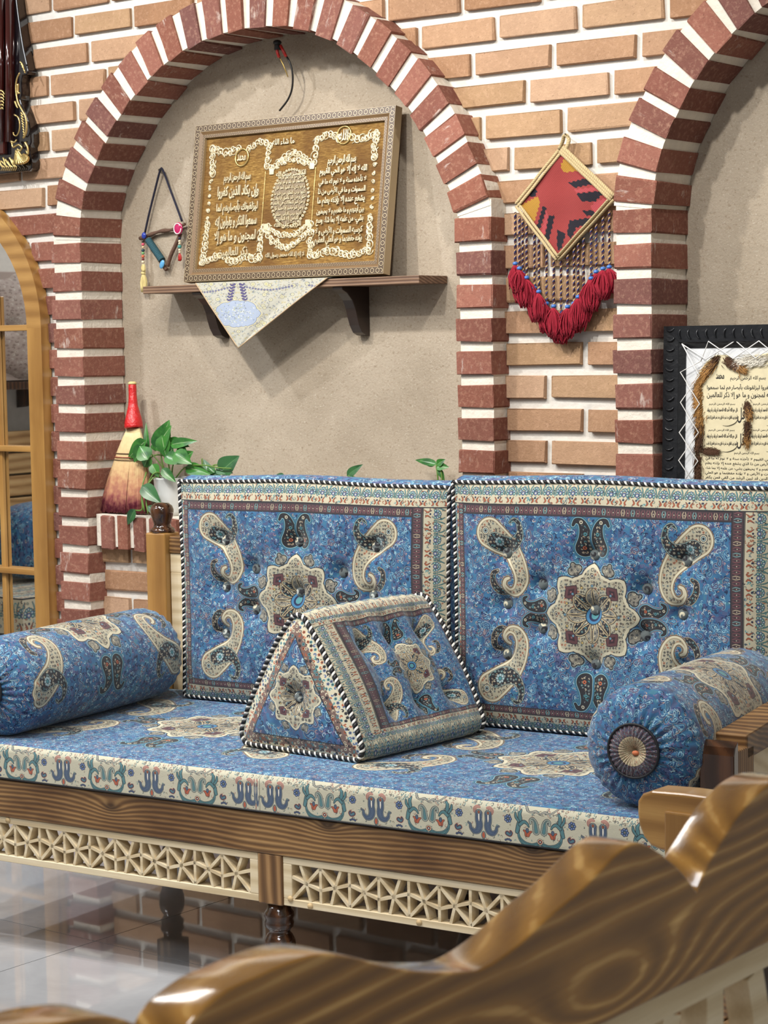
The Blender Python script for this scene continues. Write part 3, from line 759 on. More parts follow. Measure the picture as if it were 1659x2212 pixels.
# ---------------------------------------------------------------- arch surrounds: proud red brick rings and piers
RW = .112; DF, DB = -.066, .104
vous = [brick_mesh('arch_brick', .058, DB - DF, RW, RED, 40 + k, .05) for k in range(6)]
pierm = [brick_mesh('pier_brick', .122, DB - DF, .058, RED, 60 + k) for k in range(6)]
def surround(name, P, piers, nmax=None):
    pts = resample(P, .0385); mb = MB(); tr = None
    def sect(p, nrm):
        return [p + nrm * .004 + Vector((0, DF + .007, 0)), p + nrm * (RW - .004) + Vector((0, DF + .007, 0)), p + nrm * (RW - .004) + Vector((0, DB, 0)), p + nrm * .004 + Vector((0, DB, 0))]
    prev = None
    for i, p in enumerate(pts):
        t = (pts[min(i + 1, len(pts) - 1)] - pts[max(i - 1, 0)]).normalized(); nrm = Vector((-t.z, 0, t.x))
        b = len(mb.v); mb.v += [tuple(q) for q in sect(p, nrm)]
        if prev is not None:
            for a, c in ((0, 1), (1, 2), (2, 3), (3, 0)): mb.face([prev + a, prev + c, b + c, b + a])
        prev = b
    for xa, xb in piers: mb.box((xa + .005, DF + .0082, 0), (xb - .005, DB - .001, 1.73 if xb < 0 else 1.715))
    tr = struct(name, mb, MORTAR, fix=True)
    pts = resample(P, .0775)
    for i in range(len(pts) - 1):
        p = (pts[i] + pts[i + 1]) / 2; t = (pts[i + 1] - pts[i]).normalized(); nrm = Vector((-t.z, 0, t.x))
        M = Matrix((t, Vector((0, 1, 0)), nrm)).transposed().to_4x4() @ Matrix.Rotation(R.uniform(-.02, .02), 4, 'Y')
        lay(R.choice(vous), tr, p + nrm * (RW / 2 + R.uniform(-.003, .003)) + Vector((0, (DF + DB) / 2 + R.uniform(-.003, .002), 0)), M, (R.uniform(.95, 1.03), 1, 1))
    for xa, xb in piers:
        k = 0
        while True:
            zt = 1.684 - .0833 * k; k += 1
            if zt < .04: break
            if zt > (1.70 if xb < 0 else 1.69): continue
            h = min(.058, zt); lay(R.choice(pierm), tr, ((xa + xb) / 2 + R.uniform(-.002, .002), (DF + DB) / 2 + R.uniform(-.003, .002), zt - .029), Matrix.Rotation(R.uniform(-.01, .01), 4, 'Y'), ((xb - xa) / .122, 1, R.uniform(.97, 1.04)))
    return tr
surround('trim_1', ARCH, [(-1.845, -1.722), (-.364, -.254)])
surround('trim_2', ARCH2, [(.100, .206), (1.53, 1.64)])
# sills: bricks on edge carrying the niche floors
sold = [brick_mesh('sill_brick', .046, .115, .098, RED, 80 + k) for k in range(4)]
for q, (a, b) in enumerate(((-1.716, -.37), (.212, 1.525))):
    s = struct('trim_%d' % (3 + q), MB().box((a, -.035, .792), (b, .104, .886)), MORTAR)
    x = a + .052
    while x < b - .03:
        lay(R.choice(sold), s, (x, .012 + R.uniform(-.002, .002), .834), None, (R.uniform(.94, 1.05), 1, 1)); x += .066

# ================================================================ the takht (low daybed)
CUSH = cloth_mat('termeh_cushion_cloth', tex_cushion(), gain=.88); BOLS = cloth_mat('termeh_bolster_cloth', tex_bolster(), gain=.88); MATT = cloth_mat('termeh_mattress_cloth', tex_mattress(), rough=.7)
BAND = cloth_mat('termeh_border_band', tex_band(), weave=700); PAIS = cloth_mat('plain_paisley_cloth', tex_smallpaisley()); CRSIDE = cloth_mat('cream_border_cloth', tex_creamside())
TRIA = cloth_mat('termeh_triangle_cloth', tex_triangle())
def cordmat(name='twisted_black_and_white_cord', a=(18, 18, 22), b=(226, 222, 214), k=62.0):
    m, nt, bs = newmat(name); tc = nt.nodes.new('ShaderNodeTexCoord'); sp = nt.nodes.new('ShaderNodeSeparateXYZ'); nt.links.new(tc.outputs['UV'], sp.inputs[0])
    f = mathn(nt, 'FRACT', mathn(nt, 'ADD', mathn(nt, 'MULTIPLY', sp.outputs[0], k), sp.outputs[1]))
    c = ramp(nt, f, [(0, lin(a)), (.60, lin(a)), (.66, lin(b)), (.92, lin(b)), (1, lin(a))]); nt.links.new(c, bs.inputs['Base Color']); bs.inputs['Roughness'].default_value = .6
    h = mathn(nt, 'ABSOLUTE', mathn(nt, 'SINE', mathn(nt, 'MULTIPLY', f, 2 * PI))); bump(nt, bs, h, .6, .003); return m
PIPE = cordmat()
BUTT = cloth_mat('button_cloth', detail_tile(192, 9, hexc(96, 104, 104), [INK, IVORY, hexc(200, 204, 196)], 32, 4.5), gain=1.0)

takht = thing('daybed', 'wide low wooden daybed with brown beam, pale lattice skirt and turned legs', 'daybed', (-.2, .4, 0), TK)
SL, SR, DEP = -1.16, .80, .86
obj('front_beam', MB().box((SL, 0, .312), (SR, .04, .398)), BROWN, takht, TK, .002)
obj('end_beam', MB().box((SL, .04, .312), (SL + .04, DEP - .04, .398)), BROWN, takht, TK, .002); obj('end_beam', MB().box((SR - .04, .04, .312), (SR, DEP - .04, .398)), BROWN, takht, TK, .002)
obj('back_beam', MB().box((SL, DEP - .04, .312), (SR, DEP, .398)), BROWN, takht, TK, .002)
obj('base_board', MB().box((SL + .04, .04, .372), (SR - .04, DEP - .04, .392)), BROWN, takht, TK)
LEGP = [(.0, .202), (.024, .202), (.026, .188), (.031, .182), (.0325, .174), (.029, .167), (.0315, .160), (.031, .152), (.025, .146), (.022, .140), (.027, .134), (.033, .122), (.035, .105), (.033, .085), (.026, .065), (.019, .05), (.022, .044), (.024, .036), (.02, .028), (.026, .014), (.024, 0.0005), (0, 0.0005)]
for sx in (SL + .035, -.205, SR - .035):
    for tt in (.032, DEP - .032):
        lg = obj('leg', MB().box((sx - .031, tt - .031, .204), (sx + .031, tt + .031, .312)), BROWNV, takht, TK, .003)
        obj('turned_foot', MB().lathe(LEGP[::-1], (sx, tt, 0), 28), WALNUT, lg, TK)
def lattice(name, x0, x1, z0, z1, y0, y1, rim, cells, bw, parent, frame, M=None, start=0, mat=None, kinds=True, endrim=None):
    """pale pierced panel: rim and crossing bars; M maps (x, y, z) of the panel into the frame"""
    f2 = frame @ M if M else frame; er = rim if endrim is None else endrim; m = mat or CREAM
    mb = MB().box((x0, y0, z0), (x1, y1, z0 + rim)).box((x0, y0, z1 - rim), (x1, y1, z1))
    if er: mb.box((x0, y0, z0 + rim), (x0 + er, y1, z1 - rim)).box((x1 - er, y0, z0 + rim), (x1, y1, z1 - rim))
    pn = obj(name, mb, m, parent, f2, .0012, seg=1)
    a, b, c, d = x0 + er, x1 - er, z0 + rim, z1 - rim; w = (b - a) / cells; h = d - c; yb = (y0 + y1) / 2; dep = (y1 - y0) * .92
    def bar(p, q, k=0): return MB().bar((p[0], yb + k, p[1]), (q[0], yb + k, q[1]), bw, dep, (0, 1, 0))
    for i in range(cells):
        X = a + i * w; cx, cz = X + w / 2, c + h / 2; fl = (i + start) % 2
        def pt(u, v): return (X + (1 - u if fl else u) * w, c + v * h)
        for nm, p, q in (('lattice_bar', pt(.02, .02), pt(.98, .98)), ('lattice_bar', pt(.30, 1), pt(.5, .5)), ('lattice_bar', pt(.5, .5), pt(.64, 0)), ('lattice_bar', pt(0, .64), pt(.5, .5)), ('lattice_bar', pt(.5, .5), pt(1, .36))):
            obj(nm, bar(p, q), m, pn, f2)
        if i: obj('lattice_bar', bar((X, c), (X, d)), m, pn, f2)
    return pn
for (a, b, n, st) in ((SL + .07, -.237, 11, 1), (-.173, SR - .07, 12, 0)):
    p = lattice('lattice_panel', a, b, .206, .311, .004, .034, .0155, n, .0066, takht, TK, start=st, endrim=.022)
# back frame: posts with finials, rail and panel
FIN = [(0, 0), (.032, 0), (.034, .006), (.030, .011), (.024, .014), (.022, .022), (.026, .034), (.0305, .048), (.031, .060), (.027, .070), (.018, .077), (0, .079)]
for s0 in (SL, SR - .066):
    p = obj('back_post', MB().box((s0, .80, .39), (s0 + .064, DEP + .004, .888)), OAKV, takht, TK, .004)
    obj('finial', MB().lathe(FIN, (s0 + .032, .832, .888), 28), WALNUT, p, TK)
obj('back_rail', MB().box((SL + .065, .815, .835), (SR - .067, .85, .88)), BROWN, takht, TK, .004)
lattice('back_panel', SL + .065, SR - .067, .40, .834, .82, .845, .05, 6, .02, takht, TK)
# arms
for s0, lab in ((SR - .068, 0), (SL, 1)):
    prof = [(.10, .47), (.10, .60), (.112, .617), (.135, .625), (.40, .642), (.80, .655), (.80, .60), (.17, .585), (.165, .47)]
    ar = obj('arm_rail', MB().prism([(.165, .575), (.165, .624), (.40, .642), (.80, .660), (.80, .61)], .066, Matrix.Translation((s0, 0, 0)), 'x'), BROWN, takht, TK, .004)
    obj('arm_front_cap', MB().prism([(.098, .402), (.098, .594), (.103, .609), (.116, .619), (.118, .619), (.118, .402)], .07, Matrix.Translation((s0 - .002, 0, 0)), 'x'), WALNUT, takht, TK, .005)
    obj('arm_stile', MB().box((s0, .118, .402), (s0 + .066, .20, .600)), BROWNV, takht, TK, .003)
    obj('arm_panel', MB().box((s0 + .02, .20, .402), (s0 + .058, .80, .60)), CREAM, takht, TK, .002)
for sx, sz in ((-1.012, .302), (-.94, .304), (-.155, .222), (-.105, .213), (.16, .214)):
    obj('wood_plug', MB().lathe([(0, 0), (.0065, 0), (.0065, .0015), (0, .002)], (sx, .0035, sz), 12, Matrix.Rotation(PI / 2, 4, 'X')), plain('plug_wood', (206, 178, 132), .6), takht, TK)

# ---------------------------------------------------------------- mattress
MZ0, MZ1 = .400, .478
mat_ = thing('mattress', 'thin blue paisley seat mattress with cream flowered front band on the daybed', 'mattress', (-.2, .4, MZ0), TK)
mb = MB(); ML, MR, MF, MBK = -1.145, .728, -.002, .795
def mtop(u, v):
    x, y = ML + u * (MR - ML), MF + .012 + v * (MBK - MF - .012)
    e = min(1, (v * .8) / .03); z = MZ1 - .006 * (1 - e) ** 2 + .001 * math.sin(9 * u + 2) * math.sin(7 * v) * min(1, v * 6)
    return (x, y, z)
mb.grid(80, 40, mtop); o = MB(); 
obj('top_cover', mb.box((ML, MF + .02, MZ0 + .002), (MR, MBK, MZ0 + .03)), MATT, mat_, TK, fix=False)
def bandf(u, v):
    x = ML + u * (MR - ML); a = PI * v
    y = MF + .014 - .014 * math.sin(min(a, PI) ) ** .4 if False else MF
    k = (1 - max(0, (v - .86) / .14)); y = MF + .012 * (1 - math.sqrt(max(0, 1 - (1 - k) ** 2))) + .001 * math.sin(60 * u)
    z = MZ0 + (MZ1 - MZ0 - .0005) * v
    return (x, y, z)
def banduv(u, v):
    x = ML + u * (MR - ML); return (((x + .264) / .25) if x < -.225 else ((x + .186) / .2505)), v
for a, b in ((ML, -.2245), (-.2235, MR)):
    mb = MB(); n = 60
    mb.grid(n, 10, lambda u, v: bandf((a + u * (b - a) - ML) / (MR - ML), v), lambda u, v: banduv((a + u * (b - a) - ML) / (MR - ML), v))
    obj('front_band', mb, BAND, mat_, TK, fix=False)
mb = MB()
for s0 in (ML, MR): mb.grid(30, 6, lambda u, v: (s0, MF + .004 + u * (MBK - MF - .004), MZ0 + v * (MZ1 - MZ0 - .001)), lambda u, v: (u * 3.2, v), flip=(s0 == ML))
obj('end_band', mb, BAND, mat_, TK, fix=False)
obj('seam_piping', MB().tube([(ML, -.0035, MZ0 + .002), (MR, -.0035, MZ0 + .002)], .0022, 6), plain('black_piping', (20, 20, 24), .6), mat_, TK)

# ---------------------------------------------------------------- back cushions
BTN = [(-.225, .118), (0, .122), (.225, .118), (-.132, .05), (.128, .052), (-.227, 0), (0, -.002), (.215, 0), (-.135, -.052), (.122, -.054), (-.23, -.118), (0, -.125), (.222, -.118)]
def gauss(d2, s): return math.exp(-d2 / (2 * s * s))
def cushion(s0, s1, name_label, HH=.568):
    W, H, TF, TB = s1 - s0, HH, .682, .792; z0 = MZ1 + .004; cx = s0 + .384 * 1.0 if False else s0 + W * (731 / 1580.0); cz = z0 + .29
    c = thing('back_cushion', name_label, 'cushion', ((s0 + s1) / 2, .74, z0), TK, 'blue tufted back cushions')
    mb = MB()
    def outl(u, v):
        # softly waisted outline
        x = s0 + W * u; z = z0 + H * v
        x += (.006 * math.sin(PI * v) * (-1 if u > .5 else 1)) * abs(2 * u - 1) ** 4
        z += (.004 * math.sin(PI * u) - .002 * math.sin(3 * PI * u + .5)) * (v > .5) * abs(2 * v - 1) ** 4
        return x, z
    def front(u, v):
        x, z = outl(u, v); e = min(u, 1 - u) * W; f = min(v, 1 - v) * H
        bul = .030 * (1 - math.exp(-e / .045)) * (1 - math.exp(-f / .045)) - .012
        for bx, bz in BTN:
            d2 = (x - cx - bx) ** 2 + (z - cz - bz) ** 2; bul -= .021 * gauss(d2, .016) + .012 * gauss(d2, .042)
        bul += .0022 * math.sin(31 * x + 17 * z) * math.sin(23 * z - 9 * x) * min(1, min(e, f) / .05)
        return (x, TF - bul, z)
    mb.grid(110, 80, front)
    def side(axis, s):
        def fn(u, v):
            if axis == 'x': p = front(s, u); b = (p[0] + .0, TB, p[2])
            else: p = front(u, s); b = (p[0], TB, p[2])
            k = .5 - .5 * math.cos(PI * v); bulge = .006 * math.sin(PI * v)
            return (p[0] + ((s * 2 - 1) * bulge if axis == 'x' else 0), p[1] + (TB - p[1]) * v, p[2] + ((s * 3.4 - 1) * bulge * (.25 if s == 0 else 1) if axis == 'z' else 0))
        return fn
    mb.cur = 1
    mb.grid(40, 8, side('x', 1), lambda u, v: (u * 1.1, v * .22), flip=False); mb.grid(40, 8, side('x', 0), lambda u, v: (u * 1.1, v * .22), flip=True)
    mb.grid(60, 8, side('z', 1), lambda u, v: (u * 1.6, v * .22), flip=True); mb.grid(60, 8, side('z', 0), lambda u, v: (u * 1.6, v * .22))
    mb.grid(20, 14, lambda u, v: (outl(u, v)[0], TB + .004 * math.sin(PI * u) * math.sin(PI * v), outl(u, v)[1]), flip=True)
    obj('cover', mb, [CUSH, PAIS], c, TK, fix=True)
    for yy, k in ((0, 0), (1, 1)):
        pts = []
        for i in range(48): pts.append((front(i / 48, 1)))
        for i in range(36): pts.append((front(1, 1 - i / 36)))
        for i in range(48): pts.append((front(1 - i / 48, 0)))
        for i in range(37): pts.append((front(0, i / 36)))
        P = []
        for x, y, z in pts:
            dx = -.002 if x < s0 + .02 else (.002 if x > s1 - .02 else 0); dz = .002 if z > z0 + H - .03 else (.004 if z < z0 + .02 else 0)
            P.append((x + dx, (y - .001) if k == 0 else TB, z + dz))
        obj('piping', MB().tube(P, .0046, 8, False), PIPE, c, TK)
    for bx, bz in BTN:
        u, v = (cx + bx - s0) / W, (cz + bz - z0) / H; p = front(u, v)
        bm_ = MB().ball((p[0], p[1] - .003, p[2]), .0140, .009, .0140, 14, 8)
        for f in range(len(bm_.f)): bm_.uv[f] = [((bm_.v[i][0]) * 9, bm_.v[i][2] * 9) for i in bm_.f[f]]
        obj('button', bm_, BUTT, c, TK)
    return c
cushion(-.152, .642, 'blue paisley tufted back cushion with ivory medallion, right one beside black frame')
cushion(-.958, -.166, 'blue paisley tufted back cushion, left one in front of potted plant ledge', .553)

# ---------------------------------------------------------------- bolsters
def bolster(c0, c1, rad, label, roll, nplt=26):
    c0, c1 = Vector(c0), Vector(c1); ax = (c1 - c0); L = ax.length; ax.normalize(); X = ax.cross(Vector((0, 0, 1))).normalized(); Z = X.cross(ax)
    b = thing('bolster', label, 'bolster', ((c0 + c1) / 2 - Vector((0, 0, rad))), TK, 'blue paisley bolsters on the daybed ends')
    M = Matrix((X, ax, Z)).transposed().to_4x4(); M.translation = c0
    mb = MB(); NA, er = 120, .055
    prof = []   # (position along axis, radius factor, pleat amount)
    for i in range(13):
        a = PI / 2 * i / 12; prof.append((er * (1 - math.sin(a)) * 1.0, None, a))
    def pr(w):
        # w 0..1 over the whole cover: cap, barrel, cap
        if w < .16: a = (w / .16) * PI / 2; return er - er * math.sin(PI / 2 - a) * 1.0 if False else er * (1 - math.cos(a)) * 0 + er * (1 - math.sin(PI / 2 - a)) if False else (er * (1 - math.cos(a)), rad * (.30 + .70 * math.sin(a) ** .9), 1 - w / .16)
        if w > .84: y, r, p = pr(1 - w); return L - y, r, p
        k = (w - .16) / .68; return er + (L - 2 * er) * k, rad * (1 + .012 * math.sin(PI * k)), 0
    def fn(u, v):
        # er*(1-cos) grows away from the end as the radius grows
        y, r, p = pr(v); a = 2 * PI * u
        y = y if p == 0 else (er * (1 - math.sqrt(max(0, 1 - ((r / rad - .30) / .70) ** 2))) if v < .5 else L - er * (1 - math.sqrt(max(0, 1 - ((r / rad - .30) / .70) ** 2))))
        pl = p ** .7 * .045 * (math.sin(nplt * a) + .6 * math.sin((nplt + 9) * a + 1.3))
        fold = .006 * math.sin(3 * a + 1) + .004 * math.sin(14 * v + 2 * a)
        rr = r * (1 + pl * (.4 if p > .9 else 1) + fold); sag = -.008 * max(0, -math.cos(a - PI)) if False else 0
        z = rr * math.cos(a); z = max(z, -rad * .965)
        if p and v < .5: y += .004 * math.sin(nplt * a) * p
        return M @ Vector((rr * math.sin(a), y, z + sag))
    def uvf(u, v):
        return (.5 + (v - .5) * 1.06, u + roll)
    mb.grid(NA, 60, fn, uvf)
    obj('cover', mb, BOLS, b, TK, fix=True)
    for e, sgn in ((0, -1), (L, 1)):
        mb = MB(); r0 = rad * .43
        def dk(u, v):
            a = 2 * PI * u; r = r0 * (1 - v); k = math.sin(30 * a)
            y = e + sgn * (.004 + .010 * math.sin(PI * min(1, (1 - v) * 1.0)) * .8 + .0022 * k * (1 - v) ** .5 - .012 * (1 - (1 - v)) ** 3)
            return M @ Vector((r * math.sin(a), y, r * math.cos(a)))
        mb.grid(120, 14, dk, lambda u, v: (u * 4, 1 - v))
        ro = obj('gathered_end', mb, ROSETTE, b, TK, fix=True)
        ring = [M @ Vector((r0 * math.sin(2 * PI * i / 40), e + sgn * .006, r0 * math.cos(2 * PI * i / 40))) for i in range(41)]
        obj('piping_ring', MB().tube(ring, .0026, 6, False), plain('black_piping_ring', (22, 22, 28), .6), ro, TK)
        obj('knot', MB().ball(M @ Vector((.004, e + sgn * .0035, -.004)), .008, .005, .005, 8, 5), plain('rust_knot', (196, 110, 70), .7), ro, TK)
    return b
def rosette():
    cv = Canvas(1200, 200, hexc(84, 66, 74)); rng = random.Random(5)
    cv.a[90:, :] = hexc(196, 184, 150)
    for i in range(700):
        x, y = rng.uniform(0, 1200), rng.uniform(0, 85); swirl(rng, cv, x, y, rng.uniform(8, 16), rng.choice((INK, TEAL, MAROON * 1.3, hexc(170, 170, 160), hexc(120, 90, 110), BLUE)), 2.2)
    for i in range(600):
        x, y = rng.uniform(0, 1200), rng.uniform(95, 200); swirl(rng, cv, x, y, rng.uniform(8, 16), rng.choice((INK, RUST, MAROON, hexc(230, 224, 200), hexc(110, 90, 80))), 2.4)
    return cv.a
ROSETTE = cloth_mat('gathered_end_cloth', rosette())
bolster((-1.025, .035, MZ1 + .116), (-1.06, .70, MZ1 + .116), .116, 'blue paisley bolster lying at the left end of the daybed', .50)
bolster((.620, .045, MZ1 + .121), (.598, .655, MZ1 + .121), .120, 'blue paisley bolster with gathered rosette end beside the right arm', .42)

# ---------------------------------------------------------------- triangular cushion
def tricushion():
    W, L, H = .400, .420, .330; ang = math.radians(-8)
    M = Matrix.Translation((-.272, .222, MZ1 + .004)) @ Matrix.Rotation(ang, 4, 'Z')
    t = thing('triangular_cushion', 'triangular prism cushion in blue paisley cloth with striped cord edging', 'cushion', (-.24, .44, MZ1), TK)
    F = TK @ M; rc = .026
    # rounded triangle outline, counter-clockwise from bottom left, seen from the front
    A, B, C = Vector((-W / 2, 0)), Vector((W / 2, 0)), Vector((0, H))
    def outline(n_side=26, n_c=6, bow=.012):
        P = []
        tri = [A, B, C]
        for i in range(3):
            p, q, r = tri[i - 1], tri[i], tri[(i + 1) % 3]
            d1, d2 = (p - q).normalized(), (r - q).normalized(); half = math.acos(max(-1, min(1, d1.dot(d2)))) / 2; off = rc / math.tan(half)
            cen = q + (d1 + d2).normalized() * (rc / math.sin(half)); s, e = q + d1 * off, q + d2 * off
            for k in range(n_c):
                a = s.lerp(e, k / n_c) - cen; P.append((cen + a.normalized() * rc, i, 0))
            nx = tri[(i + 1) % 3]; d3 = (q - nx).normalized(); h2 = math.acos(max(-1, min(1, (q - nx).normalized().dot((tri[(i + 2) % 3] - nx).normalized())))) / 2
            e2 = nx + d3 * rc / math.tan(h2); nrm = Vector((e2.y - e.y, e.x - e2.x)).normalized()
            for k in range(n_side):
                f = k / n_side; P.append((e.lerp(e2, f) + nrm * bow * math.sin(PI * f) * (0 if i == 0 else 1), i, f))
        return P
    O = outline(); n = len(O)
    BT = [(.34, .74), (.57, .76), (.82, .76), (.34, .24), (.58, .24), (.84, .26)]
    def surf(i, y, v):
        p, side, f = O[i % n]; a, b = O[(i - 1) % n][0], O[(i + 1) % n][0]; tg = (b - a).normalized(); nr = Vector((tg.y, -tg.x)); d = .0
        e = min(v, 1 - v) * L; d += .010 * (1 - math.exp(-e / .04)) * (0 if side == 0 else 1)
        if side == 1 and f > 0:
            for bu, bf in BT:
                dx, df = (v - bu) * L, (f - bf) * .36; d -= .026 * gauss(dx * dx + df * df, .016) + .018 * gauss(dx * dx, .020) * math.exp(-(df / .07) ** 2) 
            for bu in (.34, .575, .83): d -= .014 * gauss(((v - bu) * L) ** 2, .014) * math.sin(PI * f) ** 2
        d += .0015 * math.sin(70 * v + 9 * f)
        return Vector((p.x + nr.x * d, y, max(p.y + nr.y * d, 0)))
    mb = MB(); NV = 50; k0 = len(mb.v)
    for j in range(NV + 1):
        v = j / NV
        for i in range(n): mb.v.append(tuple(surf(i, v * L, v)))
    for j in range(NV):
        for i in range(n):
            i2 = (i + 1) % n; side, f = O[i][1], O[i][2]; f2 = O[i2][2] if O[i2][1] == side and O[i2][2] > 0 else (1 if f > 0 else 0)
            if side == 1: fu, fv = (lambda v: 1 - v / .24 * .115 if v < .24 else .885 - (v - .24) / .76 * .87), (lambda q: .0 + q * .98)
            else: fu, fv = (lambda v: v), (lambda q: q)
            v1, v2 = j / NV, (j + 1) / NV; cor = (f == 0 and f2 <= .05)
            if f == 0 and f2 < .06 and O[i2][2] == 0:      # rounded corner strip: cream border
                g = .02; uv = [(fu(v1), g)] * 2 + [(fu(v2), g)] * 2; kk = (i % 32); q1, q2 = .12 + .13 * kk, .12 + .13 * (kk + 1); uv = [(v1 * 1.4, q1), (v1 * 1.4, q2), (v2 * 1.4, q2), (v2 * 1.4, q1)]; mb.cur = 1
            else:
                uv = [(fu(v1), fv(f)), (fu(v1), fv(f2)), (fu(v2), fv(f2)), (fu(v2), fv(f))]; mb.cur = 0 if side != 0 else 1
                if side == 2: uv = [(a_, 1 - b_) for a_, b_ in uv]
            mb.face([j * n + i, j * n + i2, (j + 1) * n + i2, (j + 1) * n + i], uv, True)
    obj('cover', mb, [CUSH, CRSIDE], t, F, fix=True)
    cen = Vector((0, H * .36))
    for v, yy, sg in ((0, 0, -1), (1, L, 1)):
        mb = MB(); NR = 12
        def ef(u, w):
            i = int(round(u * n)) % n; s = surf(i, yy, v); r = 1 - w
            x, z = cen.x + (s.x - cen.x) * r, cen.y + (s.z - cen.y) * r
            bul = .020 * (1 - r ** 3) - .022 * gauss((x - 0) ** 2 + (z - .125) ** 2, .018)
            return (x, yy + sg * bul, z)
        mb.grid(n, NR, ef, lambda u, w: ((ef(u, w)[0] / W + .5), ef(u, w)[2] / H * .95 + .02))
        obj('end_panel', mb, TRIA, t, F, fix=True)
        P = [surf(i, yy + sg * .001, v) for i in range(n)]; P.append(P[0]); P = [Vector((p.x, p.y, max(p.z, .003))) for p in P]
        obj('piping', MB().tube(P, .0062, 8, False), PIPE, t, F)
        b_ = MB().ball((0, yy + sg * .004, .125), .011, .008, .011, 12, 7)
        for f in range(len(b_.f)): b_.uv[f] = [((b_.v[i][0]) * 9, b_.v[i][2] * 9) for i in b_.f[f]]
        obj('button', b_, BUTT, t, F)
    for bu, bf in BT:
        i = min(range(n), key=lambda q: abs(O[q][2] - bf) if O[q][1] == 1 and O[q][2] > 0 else 9); p = surf(i, bu * L, bu)
        b_ = MB().ball(p + Vector((.003, 0, .001)), .009, .011, .011, 12, 7)
        for f in range(len(b_.f)): b_.uv[f] = [((b_.v[k][1]) * 9, b_.v[k][2] * 9) for k in b_.f[f]]
        obj('button', b_, BUTT, t, F)
tricushion()

# ================================================================ Arabic lettering (joined forms, laid right to left)
def _forms():
    T = {}
    four = {'ب': 0xFE8F, 'ت': 0xFE95, 'ث': 0xFE99, 'ج': 0xFE9D, 'ح': 0xFEA1, 'خ': 0xFEA5, 'س': 0xFEB1, 'ش': 0xFEB5, 'ص': 0xFEB9, 'ض': 0xFEBD, 'ط': 0xFEC1, 'ظ': 0xFEC5,
            'ع': 0xFEC9, 'غ': 0xFECD, 'ف': 0xFED1, 'ق': 0xFED5, 'ك': 0xFED9, 'ل': 0xFEDD, 'م': 0xFEE1, 'ن': 0xFEE5, 'ه': 0xFEE9, 'ي': 0xFEF1, 'ئ': 0xFE89}
    two = {'ا': 0xFE8D, 'د': 0xFEA9, 'ذ': 0xFEAB, 'ر': 0xFEAD, 'ز': 0xFEAF, 'و': 0xFEED, 'ى': 0xFEEF, 'ة': 0xFE93, 'أ': 0xFE83, 'إ': 0xFE87, 'آ': 0xFE81, 'ؤ': 0xFE85}
    for k, b in four.items(): T[k] = (b, b + 1, b + 2, b + 3)
    for k, b in two.items(): T[k] = (b, b + 1, None, None)
    T['ء'] = (0xFE80, None, None, None); return T
FORMS = _forms(); LIG = {'ا': 0xFEFB, 'أ': 0xFEF7, 'إ': 0xFEF9, 'آ': 0xFEF5}
def shape_ar(s):
    out = []; i = 0; prev = False
    while i < len(s):
        c = s[i]
        if c == 'ل' and i + 1 < len(s) and s[i + 1] in LIG:
            out.append(chr(LIG[s[i + 1]] + (1 if prev else 0))); prev = False; i += 2; continue
        if c not in FORMS: out.append(c); prev = False; i += 1; continue
        f = FORMS[c]; nxt = i + 1 < len(s) and s[i + 1] in FORMS and FORMS[s[i + 1]][1] is not None and f[2] is not None
        k = f[3] if (prev and nxt) else f[1] if prev else f[2] if nxt else f[0]
        out.append(chr(k or f[0])); prev = nxt; i += 1
    return ''.join(reversed(out))
def text_mb(mb, s, M, x0, x1, yc, hmax, ext=.0012, bold=.0, res=2):
    """letters fitted between x0 and x1 (local plane x, z up), centred on yc; M: plane frame with x right, y normal to viewer, z up"""
    cu = bpy.data.curves.new('letters', 'FONT'); cu.body = shape_ar(s); cu.extrude = 0; cu.resolution_u = res; cu.offset = bold
    o = bpy.data.objects.new('letters', cu); COL.objects.link(o); dg = bpy.context.evaluated_depsgraph_get(); me = o.evaluated_get(dg).to_mesh()
    v = np.array([tuple(k.co) for k in me.vertices]); lo, hi = v.min(0), v.max(0); w, h = hi[0] - lo[0], hi[1] - lo[1]
    sx = (x1 - x0) / w; sy = min(hmax / h, sx * 2.6); base = len(mb.v); n = len(v); cx = (x0 + x1) / 2
    for d in (0, ext):
        for p in v: mb.v.append(tuple(M @ Vector((x0 + (p[0] - lo[0]) * sx, d, yc + (p[1] - (lo[1] + hi[1]) / 2) * sy))))
    for f in me.polygons:
        q = list(f.vertices); mb.face([base + n + i for i in q])
    ec = {}
    for f in me.polygons:
        q = list(f.vertices)
        for a, b in zip(q, q[1:] + q[:1]): ec[(min(a, b), max(a, b))] = ec.get((min(a, b), max(a, b)), 0) + 1
    if ext > .0004:
        for (a, b), k in ec.items():
            if k == 1: mb.face([base + a, base + b, base + n + b, base + n + a])
    o.to_mesh_clear() if False else None
    bpy.data.objects.remove(o); bpy.data.curves.remove(cu); return mb

